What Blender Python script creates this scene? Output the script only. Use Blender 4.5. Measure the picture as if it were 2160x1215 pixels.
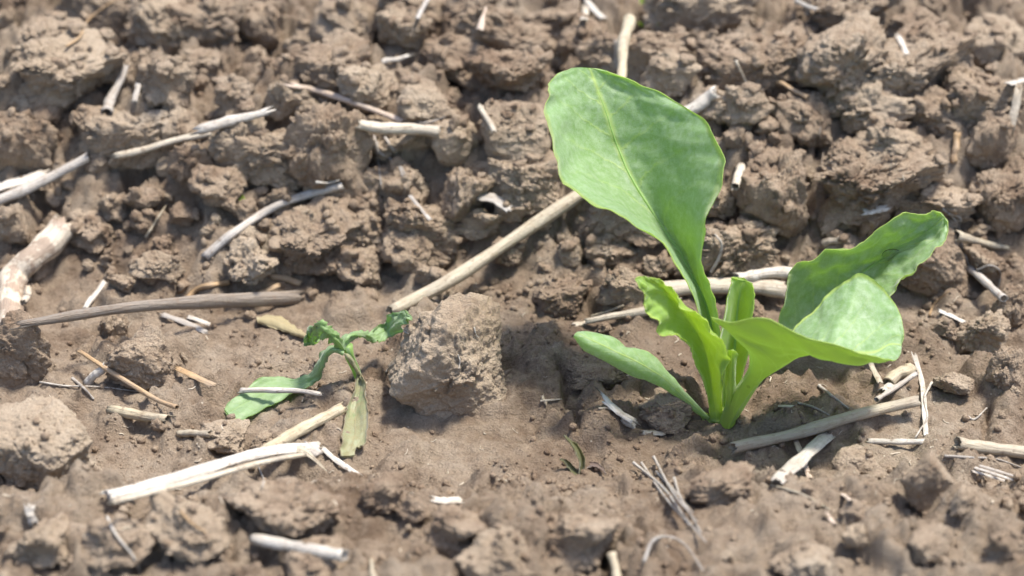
import bpy, math, random
import numpy as np
from mathutils import Vector, Matrix

for o in list(bpy.data.objects):
    bpy.data.objects.remove(o, do_unlink=True)
SC = bpy.context.scene
COL = SC.collection
random.seed(7)
RNG = np.random.default_rng(11)
R = math.radians

# ------------------------------------------------------------------ camera
W_PX, H_PX = 2160.0, 1215.0
FOCAL = 70.0
F_PX = W_PX * FOCAL / 36.0
DEP = R(29.0)                       # looking down by 29 degrees
DIST = 0.42                         # metres to the seedling
FWD = np.array([0, math.cos(DEP), -math.sin(DEP)])
UPV = np.array([0, math.sin(DEP), math.cos(DEP)])
RGT = np.array([1.0, 0, 0])
BASE_PX = (1530.0, 893.0)           # foot of the healthy seedling = world origin
CAM = -(RGT * (BASE_PX[0] - W_PX / 2) / F_PX * DIST - UPV * (BASE_PX[1] - H_PX / 2) / F_PX * DIST + FWD * DIST)
cam_d = bpy.data.cameras.new('camera')
cam_d.lens = FOCAL; cam_d.sensor_width = 36.0
cam_d.clip_start = 0.01; cam_d.clip_end = 200.0
cam_d.dof.use_dof = True
cam_d.dof.focus_distance = DIST * 1.0
cam_d.dof.aperture_fstop = 13.0
cam = bpy.data.objects.new('camera', cam_d)
cam.location = CAM
cam.rotation_euler = (math.pi / 2 - DEP, 0, 0)
COL.objects.link(cam)
SC.camera = cam

# ------------------------------------------------------------------ sky, sun, exposure
SUN_EL, SUN_AZ = R(72), R(72)       # azimuth measured from +Y (away from the camera) towards +X (right)
world = bpy.data.worlds.new('World'); SC.world = world; world.use_nodes = True
wn = world.node_tree.nodes; wn.clear()
sky = wn.new('ShaderNodeTexSky'); sky.sky_type = 'NISHITA'; sky.sun_disc = False
sky.sun_elevation = SUN_EL; sky.sun_rotation = SUN_AZ
sky.dust_density = 2.0
bg = wn.new('ShaderNodeBackground'); bg.inputs['Strength'].default_value = 0.15
wo = wn.new('ShaderNodeOutputWorld')
world.node_tree.links.new(sky.outputs[0], bg.inputs[0]); world.node_tree.links.new(bg.outputs[0], wo.inputs[0])
sun_d = bpy.data.lights.new('sun', 'SUN'); sun_d.energy = 3.7; sun_d.angle = R(10.0); sun_d.color = (1.0, 0.95, 0.87)
sun = bpy.data.objects.new('sun', sun_d)
sd = Vector((math.sin(SUN_AZ) * math.cos(SUN_EL), math.cos(SUN_AZ) * math.cos(SUN_EL), math.sin(SUN_EL)))
sun.rotation_euler = sd.to_track_quat('Z', 'Y').to_euler()
sun.location = sd * 2
COL.objects.link(sun)
SC.view_settings.view_transform = 'Standard'; SC.view_settings.look = 'None'
SC.view_settings.gamma = 1.0; SC.view_settings.use_curve_mapping = False
SC.view_settings.exposure = 1.02

# ------------------------------------------------------------------ pixel helpers
def ray(px, py):
    d = FWD + RGT * (px - W_PX / 2) / F_PX - UPV * (py - H_PX / 2) / F_PX
    return d                         # not normalised: parameter t = depth along the view axis
def at_y(px, py, dy):                # point of the pixel's ray on the upright plane y = dy
    d = ray(px, py); t = (dy - CAM[1]) / d[1]
    return CAM + d * t

# ------------------------------------------------------------------ noise
def _h(ix, iy, iz, seed):
    h = (ix.astype(np.int64) * 374761393 + iy.astype(np.int64) * 668265263 + iz.astype(np.int64) * 2147483647 + seed * 974634777) & 0xFFFFFFFF
    h = ((h ^ (h >> 13)) * 1274126177) & 0xFFFFFFFF
    h = ((h ^ (h >> 16)) * 2246822519) & 0xFFFFFFFF
    return h ^ (h >> 15)
def perlin(p, seed=0):
    i = np.floor(p).astype(np.int64); f = p - i
    u = f * f * f * (f * (f * 6 - 15) + 10)
    out = 0
    for dx in (0, 1):
        wx = u[:, 0] if dx else 1 - u[:, 0]
        for dy in (0, 1):
            wy = u[:, 1] if dy else 1 - u[:, 1]
            for dz in (0, 1):
                wz = u[:, 2] if dz else 1 - u[:, 2]
                h = _h(i[:, 0] + dx, i[:, 1] + dy, i[:, 2] + dz, seed)
                gx = ((h & 1023) / 511.5 - 1); gy = (((h >> 10) & 1023) / 511.5 - 1); gz = (((h >> 20) & 1023) / 511.5 - 1)
                out = out + wx * wy * wz * (gx * (f[:, 0] - dx) + gy * (f[:, 1] - dy) + gz * (f[:, 2] - dz))
    return out
def fbm(p, octs=4, seed=0, gain=0.5):
    a, s, out = 1.0, 1.0, 0
    for k in range(octs):
        out = out + a * perlin(p * s, seed + k); a *= gain; s *= 2.03
    return out
def lumps(p, seed=0, flat=False, power=0.5):
    """rounded crumbs packed side by side: high in the middle of each cell, creased between cells"""
    i = np.floor(p).astype(np.int64); f = p - i
    best = np.full(len(p), 9.0); amp = np.zeros(len(p))
    for dx in (-1, 0, 1):
        for dy in (-1, 0, 1):
            for dz in ((0,) if flat else (-1, 0, 1)):
                h = _h(i[:, 0] + dx, i[:, 1] + dy, i[:, 2] + dz, seed)
                jx = (h & 1023) / 1023; jy = ((h >> 10) & 1023) / 1023; jz = ((h >> 20) & 1023) / 1023
                ddz = 0 if flat else (dz + jz - f[:, 2])
                d = (dx + jx - f[:, 0]) ** 2 + (dy + jy - f[:, 1]) ** 2 + ddz ** 2
                m = d < best
                best = np.where(m, d, best); amp = np.where(m, ((h >> 5) & 255) / 255.0, amp)
    return np.clip(1 - best / 0.95, 0, 1) ** power * (0.45 + 0.75 * amp)
def sstep(a, b, x):
    t = np.clip((x - a) / (b - a), 0, 1); return t * t * (3 - 2 * t)

# ------------------------------------------------------------------ mesh helpers
def mesh_from(name, V, F, smooth=True, uv=None, attrs=None):
    """V (n,3) floats, F list of index tuples or an (m,k) int array; uv per vertex"""
    me = bpy.data.meshes.new(name)
    V = np.asarray(V, dtype=np.float32)
    if isinstance(F, np.ndarray):
        k = F.shape[1]; m = len(F)
        me.vertices.add(len(V)); me.vertices.foreach_set('co', V.ravel())
        me.loops.add(m * k); me.loops.foreach_set('vertex_index', F.astype(np.int32).ravel())
        me.polygons.add(m)
        me.polygons.foreach_set('loop_start', np.arange(0, m * k, k, dtype=np.int32))
        me.polygons.foreach_set('loop_total', np.full(m, k, dtype=np.int32))
        me.update(calc_edges=True)
    else:
        me.from_pydata(V.tolist(), [], F)
    if smooth:
        me.polygons.foreach_set('use_smooth', np.ones(len(me.polygons), dtype=bool))
    if uv is not None:
        li = np.zeros(len(me.loops), dtype=np.int32); me.loops.foreach_get('vertex_index', li)
        lay = me.uv_layers.new(name='UVMap')
        lay.data.foreach_set('uv', np.asarray(uv, dtype=np.float32)[li].ravel())
    for an, av in (attrs or {}).items():
        a = me.attributes.new(an, 'FLOAT', 'POINT'); a.data.foreach_set('value', np.asarray(av, dtype=np.float32))
    me.validate(); me.update()
    return me
def link(name, me, mat=None, parent=None, loc=(0, 0, 0)):
    o = bpy.data.objects.new(name, me); COL.objects.link(o)
    o.location = loc
    if mat is not None and not me.materials: me.materials.append(mat)
    if parent is not None: o.parent = parent
    return o
def tag(o, label, cat, group=None, kind=None):
    o['label'] = label; o['category'] = cat
    if group: o['group'] = group
    if kind: o['kind'] = kind
    return o
_ico = {}
def ico(n):
    if n not in _ico:
        import bmesh
        bm = bmesh.new(); bmesh.ops.create_icosphere(bm, subdivisions=n, radius=1.0)
        V = np.array([v.co[:] for v in bm.verts]); F = np.array([[v.index for v in f.verts] for f in bm.faces]); bm.free()
        _ico[n] = (V, F)
    return _ico[n]

# ------------------------------------------------------------------ materials
class NT:
    def __init__(s, name):
        s.m = bpy.data.materials.new(name); s.m.use_nodes = True
        s.t = s.m.node_tree; s.t.nodes.clear(); s.out = s.n('ShaderNodeOutputMaterial')
    def n(s, kind, **kw):
        nd = s.t.nodes.new(kind)
        for k, v in kw.items(): setattr(nd, k, v)
        return nd
    def l(s, a, b): s.t.links.new(a, b)
    def val(s, sock, v):
        if hasattr(v, 'is_linked') or hasattr(v, 'links'): s.l(v, sock)
        else: sock.default_value = v
    def math(s, op, a, b=None, clamp=False):
        nd = s.n('ShaderNodeMath', operation=op); nd.use_clamp = clamp
        s.val(nd.inputs[0], a)
        if b is not None: s.val(nd.inputs[1], b)
        return nd.outputs[0]
    def noise(s, vec, scale, detail=4, rough=0.55, dist=0.0):
        nd = s.n('ShaderNodeTexNoise'); nd.inputs['Scale'].default_value = scale
        nd.inputs['Detail'].default_value = detail; nd.inputs['Roughness'].default_value = rough
        nd.inputs['Distortion'].default_value = dist
        if vec is not None: s.l(vec, nd.inputs['Vector'])
        return nd.outputs['Fac']
    def ramp(s, fac, stops):
        nd = s.n('ShaderNodeValToRGB'); e = nd.color_ramp.elements
        while len(e) < len(stops): e.new(0.5)
        for q, (p, c) in zip(e, stops): q.position = p; q.color = (*c, 1) if len(c) == 3 else c
        s.l(fac, nd.inputs[0]); return nd.outputs[0]
    def mix(s, fac, a, b, mode='MIX'):
        nd = s.n('ShaderNodeMix', data_type='RGBA', blend_type=mode); nd.clamp_factor = True
        s.val(nd.inputs['Factor'], fac)
        s.val(nd.inputs['A'], a if not isinstance(a, tuple) else (*a, 1)); s.val(nd.inputs['B'], b if not isinstance(b, tuple) else (*b, 1))
        return nd.outputs['Result']

def soil_material(name, tint=(1, 1, 1), vary=False):
    t = NT(name)
    geo = t.n('ShaderNodeNewGeometry'); pos = geo.outputs['Position']
    big = t.noise(pos, 38, 4, 0.6)
    mid = t.noise(pos, 230, 5, 0.65)
    fine = t.noise(pos, 1900, 4, 0.7)
    grain = t.noise(pos, 6500, 2, 0.6)
    dry = (0.41 * tint[0], 0.322 * tint[1], 0.238 * tint[2]); damp = (0.235 * tint[0], 0.168 * tint[1], 0.118 * tint[2])
    pale = (0.52 * tint[0], 0.435 * tint[1], 0.34 * tint[2])
    f1 = t.math('ADD', t.math('MULTIPLY', big, 0.65), t.math('MULTIPLY', mid, 0.5))
    c = t.ramp(f1, [(0.42, damp), (0.57, dry), (0.76, pale)])
    # the furrow floor round the seedling foot is mixed darker
    vd = t.n('ShaderNodeVectorMath', operation='SUBTRACT'); t.l(pos, vd.inputs[0]); vd.inputs[1].default_value = (-0.008, 0.018, 0.0)
    vm = t.n('ShaderNodeVectorMath', operation='MULTIPLY'); t.l(vd.outputs[0], vm.inputs[0]); vm.inputs[1].default_value = (17.0, 22.0, 10.0)
    vl = t.n('ShaderNodeVectorMath', operation='LENGTH'); t.l(vm.outputs[0], vl.inputs[0])
    dm = t.math('SUBTRACT', 1.25, t.math('ADD', vl.outputs['Value'], t.math('MULTIPLY', t.math('SUBTRACT', t.math('ADD', big, mid), 1.0), 1.3)), clamp=True)
    c = t.mix(t.math('MULTIPLY', dm, 0.6), c, damp)
    c = t.mix(t.ramp(fine, [(0.3, (0, 0, 0)), (0.75, (1, 1, 1))]), t.mix(0.52, c, (0.085, 0.058, 0.038)), c)
    if vary:                                            # every clod a little drier or damper than the next
        rnd = t.n('ShaderNodeObjectInfo').outputs['Random']
        c = t.mix(t.math('MULTIPLY', t.math('GREATER_THAN', rnd, 0.62), t.math('MULTIPLY', rnd, 0.30)), c, (0.25, 0.172, 0.115))
        c = t.mix(t.math('MULTIPLY', t.math('LESS_THAN', rnd, 0.3), 0.28), c, (0.54, 0.435, 0.315))
    # scattered pale mineral and chaff specks
    vor = t.n('ShaderNodeTexVoronoi', feature='F1'); vor.inputs['Scale'].default_value = 420; t.l(pos, vor.inputs['Vector'])
    sp = t.math('LESS_THAN', vor.outputs['Distance'], 0.09)
    sc = t.n('ShaderNodeSeparateColor'); t.l(vor.outputs['Color'], sc.inputs[0])
    sp = t.math('MULTIPLY', sp, t.math('GREATER_THAN', sc.outputs[0], 0.86))
    c = t.mix(t.math('MULTIPLY', sp, 0.8), c, (0.6, 0.52, 0.40))
    b = t.n('ShaderNodeBsdfPrincipled'); t.l(c, b.inputs['Base Color']); b.inputs['Roughness'].default_value = 0.95
    b.inputs['Specular IOR Level'].default_value = 0.15
    hgt = t.math('ADD', t.math('MULTIPLY', mid, 1.0), t.math('ADD', t.math('MULTIPLY', fine, 0.65), t.math('MULTIPLY', grain, 0.20)))
    bp = t.n('ShaderNodeBump'); bp.inputs['Strength'].default_value = 1.0; bp.inputs['Distance'].default_value = 0.0016
    t.l(hgt, bp.inputs['Height']); t.l(bp.outputs[0], b.inputs['Normal'])
    t.l(b.outputs[0], t.out.inputs[0])
    return t.m
M_SOIL = soil_material('soil', (0.94, 0.93, 0.91))
M_CLOD = soil_material('clod_soil', (1.27, 1.25, 1.21), True)

def straw_material(name='dry_straw', patchy=False):
    t = NT(name)
    oi = t.n('ShaderNodeObjectInfo'); uv = t.n('ShaderNodeUVMap')
    mp = t.n('ShaderNodeMapping'); mp.inputs['Scale'].default_value = (0.09, 1.0, 1.0); t.l(uv.outputs[0], mp.inputs[0])
    ad = t.n('ShaderNodeVectorMath', operation='ADD'); t.l(mp.outputs[0], ad.inputs[0])
    cb = t.n('ShaderNodeCombineXYZ'); t.l(t.math('MULTIPLY', oi.outputs['Random'], 57.0), cb.inputs[2]); t.l(cb.outputs[0], ad.inputs[1])
    grain = t.noise(ad.outputs[0], 1.7, 5, 0.65)
    geo = t.n('ShaderNodeNewGeometry')
    blot = t.noise(geo.outputs['Position'], 330, 4, 0.6)
    dirt = t.noise(geo.outputs['Position'], 900, 3, 0.6)
    c = oi.outputs['Color']
    c = t.mix(t.ramp(grain, [(0.30, (1, 1, 1)), (0.62, (0, 0, 0))]), c, t.mix(0.5, c, (0.20, 0.13, 0.07), 'MIX'))
    c = t.mix(t.ramp(blot, [(0.50, (0, 0, 0)), (0.80, (0.6, 0.6, 0.6))]), c, t.mix(1.0, c, (0.62, 0.50, 0.36), 'MULTIPLY'))
    c = t.mix(t.ramp(dirt, [(0.58, (0, 0, 0)), (0.70, (0.75, 0.75, 0.75))]), c, (0.20, 0.14, 0.095))
    wide = t.noise(geo.outputs['Position'], 85, 3, 0.5)
    c = t.mix(t.ramp(wide, [(0.46, (0, 0, 0)), (0.66, (0.55, 0.55, 0.55))]), c, t.mix(0.75, c, (0.27, 0.23, 0.19)))
    if patchy:
        pt_ = t.noise(geo.outputs['Position'], 210, 4, 0.62)
        c = t.mix(t.ramp(pt_, [(0.50, (0, 0, 0)), (0.57, (0.8, 0.8, 0.8))]), c, (0.27, 0.19, 0.135))
    b = t.n('ShaderNodeBsdfPrincipled'); t.l(c, b.inputs['Base Color']); b.inputs['Roughness'].default_value = 0.5
    b.inputs['Specular IOR Level'].default_value = 0.4
    bp = t.n('ShaderNodeBump'); bp.inputs['Strength'].default_value = 0.9; bp.inputs['Distance'].default_value = 0.0005
    t.l(t.math('ADD', grain, t.math('MULTIPLY', dirt, 0.4)), bp.inputs['Height']); t.l(bp.outputs[0], b.inputs['Normal'])
    t.l(b.outputs[0], t.out.inputs[0])
    return t.m
M_STRAW = straw_material()
M_STUB = straw_material('mottled_stem', True)

def leaf_material(name, top, bottom, trans, rim, tr_fac=0.5, bloom=0.35, spots=False, brown=None, vein_c=None):
    """UV: x along the leaf 0..1, y across -1..1; point attribute side: 0 upper face, 1 lower face"""
    t = NT(name)
    uv = t.n('ShaderNodeUVMap'); sx = t.n('ShaderNodeSeparateXYZ'); t.l(uv.outputs[0], sx.inputs[0])
    u, v = sx.outputs[0], sx.outputs[1]
    av = t.math('ABSOLUTE', v)
    side = t.n('ShaderNodeAttribute', attribute_name='side').outputs['Fac']
    geo = t.n('ShaderNodeNewGeometry'); pos = geo.outputs['Position']
    n1 = t.noise(pos, 120, 4, 0.6); n2 = t.noise(pos, 700, 4, 0.65); n3 = t.noise(pos, 4200, 2, 0.7)
    wob = t.math('MULTIPLY', t.math('SUBTRACT', n2, 0.5), 0.10)
    mid = t.math('SUBTRACT', 1.0, t.math('MULTIPLY', t.math('ADD', av, t.math('MULTIPLY', wob, 0.3)), 15.0), clamp=True)
    rimf = t.math('MULTIPLY', t.math('SUBTRACT', t.math('ADD', av, t.math('MULTIPLY', wob, 0.25)), 0.955), 34.0, clamp=True)
    # side veins leave the midrib at an angle
    ph = t.math('ADD', t.math('MULTIPLY', u, 8.5), t.math('ADD', t.math('MULTIPLY', av, -1.7), t.math('MULTIPLY', wob, 3.2)))
    saw = t.math('ABSOLUTE', t.math('SUBTRACT', t.math('FRACT', t.math('ADD', ph, t.math('MULTIPLY', t.math('GREATER_THAN', v, 0.0), 0.43))), 0.5))
    vein = t.math('MULTIPLY', t.math('SUBTRACT', 1.0, t.math('MULTIPLY', saw, 17.0), clamp=True), t.math('SUBTRACT', 1.0, av, clamp=True))
    vn = t.math('MAXIMUM', t.math('MULTIPLY', mid, 0.75), t.math('MULTIPLY', vein, 0.55))
    ct = t.mix(t.ramp(n1, [(0.35, (0, 0, 0)), (0.68, (1, 1, 1))]), tuple(0.92 * q for q in top), tuple(1.08 * q for q in top))
    # waxy whitish bloom in fine speckles on the upper face
    ct = t.mix(t.math('MULTIPLY', t.ramp(t.math('ADD', t.math('MULTIPLY', n2, 0.6), t.math('MULTIPLY', n3, 0.4)), [(0.43, (0, 0, 0)), (0.60, (1, 1, 1))]), bloom), ct, (0.45, 0.55, 0.39))
    c = t.mix(side, ct, tuple(bottom))
    c = t.mix(vn, c, vein_c or rim)
    c = t.mix(t.math('MULTIPLY', rimf, 0.85), c, rim)
    if spots:
        vo = t.n('ShaderNodeTexVoronoi'); vo.inputs['Scale'].default_value = 300; t.l(pos, vo.inputs['Vector'])
        cc = t.n('ShaderNodeSeparateColor'); t.l(vo.outputs['Color'], cc.inputs[0])
        s_ = t.math('MULTIPLY', t.math('LESS_THAN', vo.outputs['Distance'], 0.13), t.math('GREATER_THAN', cc.outputs[0], 0.72))
        c = t.mix(t.math('MULTIPLY', t.math('MULTIPLY', s_, side), 0.7), c, (0.06, 0.05, 0.02))
    if brown is not None:
        bl = t.ramp(t.math('ADD', t.math('MULTIPLY', n1, 0.7), t.math('MULTIPLY', n2, 0.4)), [(brown[0], (0, 0, 0)), (brown[0] + 0.15, (1, 1, 1))])
        c = t.mix(bl, c, brown[1])
    b = t.n('ShaderNodeBsdfPrincipled'); t.l(c, b.inputs['Base Color'])
    b.inputs['Roughness'].default_value = 0.47; b.inputs['Specular IOR Level'].default_value = 0.45; b.inputs['Sheen Weight'].default_value = 0.3; b.inputs['Sheen Roughness'].default_value = 0.4
    bp = t.n('ShaderNodeBump'); bp.inputs['Strength'].default_value = 0.5; bp.inputs['Distance'].default_value = 0.0005
    t.l(t.math('ADD', t.math('ADD', t.math('MULTIPLY', n2, 0.55), t.math('MULTIPLY', n3, 0.22)), t.math('MULTIPLY', vn, 0.5)), bp.inputs['Height'])
    t.l(bp.outputs[0], b.inputs['Normal'])
    tr = t.n('ShaderNodeBsdfTranslucent')
    tc = t.mix(t.math('MAXIMUM', t.math('MULTIPLY', vn, 0.6), rimf), tuple(trans), tuple(min(1, 1.25 * q) for q in trans))
    t.l(tc, tr.inputs['Color'])
    ms = t.n('ShaderNodeMixShader'); ms.inputs[0].default_value = tr_fac
    t.l(b.outputs[0], ms.inputs[1]); t.l(tr.outputs[0], ms.inputs[2]); t.l(ms.outputs[0], t.out.inputs[0])
    return t.m
M_LEAF = leaf_material('beet_leaf', (0.22, 0.35, 0.145), (0.33, 0.41, 0.085), (0.53, 0.73, 0.13), (0.48, 0.57, 0.15), 0.44, 0.62, True)
M_YOUNG = leaf_material('young_leaf', (0.26, 0.40, 0.08), (0.31, 0.43, 0.065), (0.64, 0.80, 0.11), (0.46, 0.55, 0.14), 0.48, 0.2)
M_WILT = leaf_material('wilted_leaf', (0.26, 0.37, 0.17), (0.22, 0.32, 0.13), (0.45, 0.70, 0.14), (0.24, 0.36, 0.10), 0.38, 0.30, False, (0.68, (0.30, 0.26, 0.13)))
M_RIB = leaf_material('leaf_rib', (0.30, 0.45, 0.16), (0.30, 0.45, 0.16), (0.58, 0.78, 0.18), (0.30, 0.45, 0.16), 0.42, 0.3)
M_DEAD = leaf_material('browned_leaf', (0.26, 0.24, 0.12), (0.26, 0.23, 0.12), (0.45, 0.42, 0.16), (0.34, 0.25, 0.13), 0.25, 0.25, False, (0.62, (0.15, 0.21, 0.08)), (0.32, 0.25, 0.13))
M_DRYLEAF = leaf_material('dry_leaf', (0.42, 0.36, 0.19), (0.40, 0.33, 0.18), (0.5, 0.42, 0.2), (0.45, 0.36, 0.2), 0.25, 0.1, False, (0.60, (0.30, 0.21, 0.11)))
M_SPROUT = leaf_material('sprout_leaf', (0.15, 0.155, 0.065), (0.15, 0.15, 0.06), (0.30, 0.30, 0.11), (0.18, 0.17, 0.06), 0.35, 0.05, False, (0.60, (0.17, 0.10, 0.055)))
M_PURPLE = leaf_material('purple_sprout_leaf', (0.17, 0.12, 0.09), (0.17, 0.12, 0.09), (0.35, 0.22, 0.16), (0.2, 0.14, 0.1), 0.25, 0.15)

# ------------------------------------------------------------------ ground: one sheet, dense where the picture looks
ST = 0.0006
X0, X1, Y0, Y1 = -0.230, 0.140, -0.085, 0.265
xd = np.arange(X0, X1 + 1e-9, ST); yd = np.arange(Y0, Y1 + 1e-9, ST)
grow = []; s_, d_ = 0.0, 0.0012
while s_ < 25: s_ += d_; grow.append(s_); d_ *= 1.22
grow = np.array(grow)
xs = np.concatenate([X0 - grow[::-1], xd, xd[-1] + grow]); ys = np.concatenate([Y0 - grow[::-1], yd, yd[-1] + grow])
GX, GY = np.meshgrid(xs, ys)
P = np.stack([GX.ravel(), GY.ravel(), np.zeros(GX.size)], 1)
far = np.maximum(np.maximum(X0 - P[:, 0], P[:, 0] - X1), np.maximum(Y0 - P[:, 1], P[:, 1] - Y1)).clip(0)
near = np.clip(1 - far / 0.06, 0, 1)
def P2(s, off=0.0): return np.stack([P[:, 0] * s + off, P[:, 1] * s, np.full(len(P), 0.37 + off)], 1)
warp = np.stack([fbm(P2(130), 3, 5), fbm(P2(130, 9.1), 3, 6), np.zeros(len(P))], 1)
lowx = perlin(P2(17), 21); lowy = fbm(P2(28, 3.3), 2, 22)
yb = P[:, 1] + 0.010 * lowx + 0.006 * lowy - 0.06 * np.clip(-0.115 - P[:, 0], 0, 0.12) * 2.2
bank = sstep(0.046, 0.096, yb)
fore = sstep(-0.020, -0.048, P[:, 1] + 0.006 * lowx)
rough = np.maximum(bank, fore * 0.75)
hz = bank * 0.020 + fore * 0.005 + 0.010 * sstep(0.11, 0.23, yb)
hz += 0.0035 * fbm(P2(34, 1.7), 3, 31) * (0.5 + rough)
Q = (P + warp * 0.0045) * near[:, None] + P * (1 - near[:, None])
def LQ(cell, seed, power=0.5): 
    q = Q / cell; return lumps(q, seed, True, power)
hz += near * (0.0110 * bank + 0.0034 * fore) * LQ(0.019, 41, 0.6)
patch = sstep(-0.10, 0.28, fbm(P2(62, 8.8), 3, 81)) # crumbly patches of the floor against smooth crusted ones
hz += near * (0.0036 * bank + 0.0026 * fore + 0.0005 + 0.0020 * patch) * LQ(0.0080, 42)
hz += near * 0.0016 * (0.3 + patch) * LQ(0.0130, 47, 0.8)
hz += near * (0.0016 * rough + 0.0007 + 0.0012 * patch) * LQ(0.0036, 43)
hz += near * (0.0006 * rough + 0.00042 + 0.00045 * patch) * LQ(0.0017, 44)
hz += near * (0.0007 + 0.0004 * rough + 0.0004 * patch) * fbm(P2(420, 2.2), 3, 51, 0.65)
hz += near * 0.0011 * fbm(P2(170, 7.2), 3, 52, 0.6)
hz -= near * 0.004 * np.clip(fbm(P2(75, 6.6), 3, 61) - 0.12, 0, 1) * (1 + 7 * bank)
hz += (1 - near) * 0.012 * fbm(P2(11, 4.4), 3, 71)
hz[np.argmin((P[:, 0]) ** 2 + P[:, 1] ** 2)] += 0
nx, ny = len(xs), len(ys)
H = hz.reshape(ny, nx)
ix0, iy0 = len(grow), len(grow)
org = H[iy0 + int(round((0 - Y0) / ST)), ix0 + int(round((0 - X0) / ST))]
H -= org
HD = H[iy0:iy0 + len(yd), ix0:ix0 + len(xd)]
def blur(A, k, n=2):
    for _ in range(n):
        for ax in (0, 1):
            B = np.pad(A, [(k, k) if a == ax else (0, 0) for a in (0, 1)], mode='edge')
            c = np.cumsum(B, axis=ax); c = np.insert(c, 0, 0, axis=ax)
            A = (np.take(c, range(2 * k + 1, c.shape[ax]), axis=ax) - np.take(c, range(0, c.shape[ax] - 2 * k - 1), axis=ax)) / (2 * k + 1)
    return A
HS = blur(HD.copy(), 5)
def hgt(x, y, A=None):
    A = HD if A is None else A
    fx = np.clip((np.asarray(x) - X0) / ST, 0, len(xd) - 1.001); fy = np.clip((np.asarray(y) - Y0) / ST, 0, len(yd) - 1.001)
    i, j = fx.astype(int), fy.astype(int); a, b = fx - i, fy - j
    return (A[j, i] * (1 - a) + A[j, i + 1] * a) * (1 - b) + (A[j + 1, i] * (1 - a) + A[j + 1, i + 1] * a) * b
TT = np.linspace(0.28, 0.75, 2400)
def on_soil(px, py, above=0.0, smooth=False):
    """first point of the pixel's ray that is 'above' metres over the soil sheet"""
    d = ray(px, py); pts = CAM + d * TT[:, None]
    g = pts[:, 2] - hgt(pts[:, 0], pts[:, 1], HS if smooth else None) - above
    k = np.argmax(g <= 0)
    if g[k] > 0: k = len(TT) - 1
    if k == 0: return pts[0]
    a = g[k - 1] / (g[k - 1] - g[k] + 1e-12)
    return pts[k - 1] * (1 - a) + pts[k] * a
# drying cracks cut into the crust
def carve(path, half, depth):
    pts = [on_soil(*p) for p in path]
    jx = (xd[None, :], yd[:, None]); best = np.full(HD.shape, 9.0)
    wob = 0.0012 * (perlin(np.stack([np.repeat(xd[None, :], len(yd), 0).ravel() * 300, np.repeat(yd[:, None], len(xd), 1).ravel() * 300, np.zeros(HD.size)], 1), 88)).reshape(HD.shape)
    for a, b in zip(pts[:-1], pts[1:]):
        ab = b[:2] - a[:2]; t = ((jx[0] - a[0]) * ab[0] + (jx[1] - a[1]) * ab[1]) / (ab @ ab); t = np.clip(t, 0, 1)
        d = np.hypot(jx[0] - a[0] - t * ab[0], jx[1] - a[1] - t * ab[1]); best = np.minimum(best, d)
    HD[...] -= depth * np.clip(1.3 - (np.abs(best + wob * 0.6)) / half, 0, 1)
carve([(1175, 752), (1192, 790), (1190, 835), (1215, 850), (1222, 900)], 0.0008, 0.0035)
carve([(2088, 850), (2080, 890), (2078, 935)], 0.0008, 0.003)
carve([(1262, 1130), (1275, 1160), (1290, 1215)], 0.0013, 0.005)
P[:, 2] = H.ravel()
idx = np.arange(nx * ny).reshape(ny, nx)
Fq = np.stack([idx[:-1, :-1].ravel(), idx[:-1, 1:].ravel(), idx[1:, 1:].ravel(), idx[1:, :-1].ravel()], 1)
soil = link('ground', mesh_from('ground', P, Fq), M_SOIL)
soil['kind'] = 'structure'; soil['label'] = 'dry brown tilled soil with a shallow seed furrow and crumbly banks'

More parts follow.
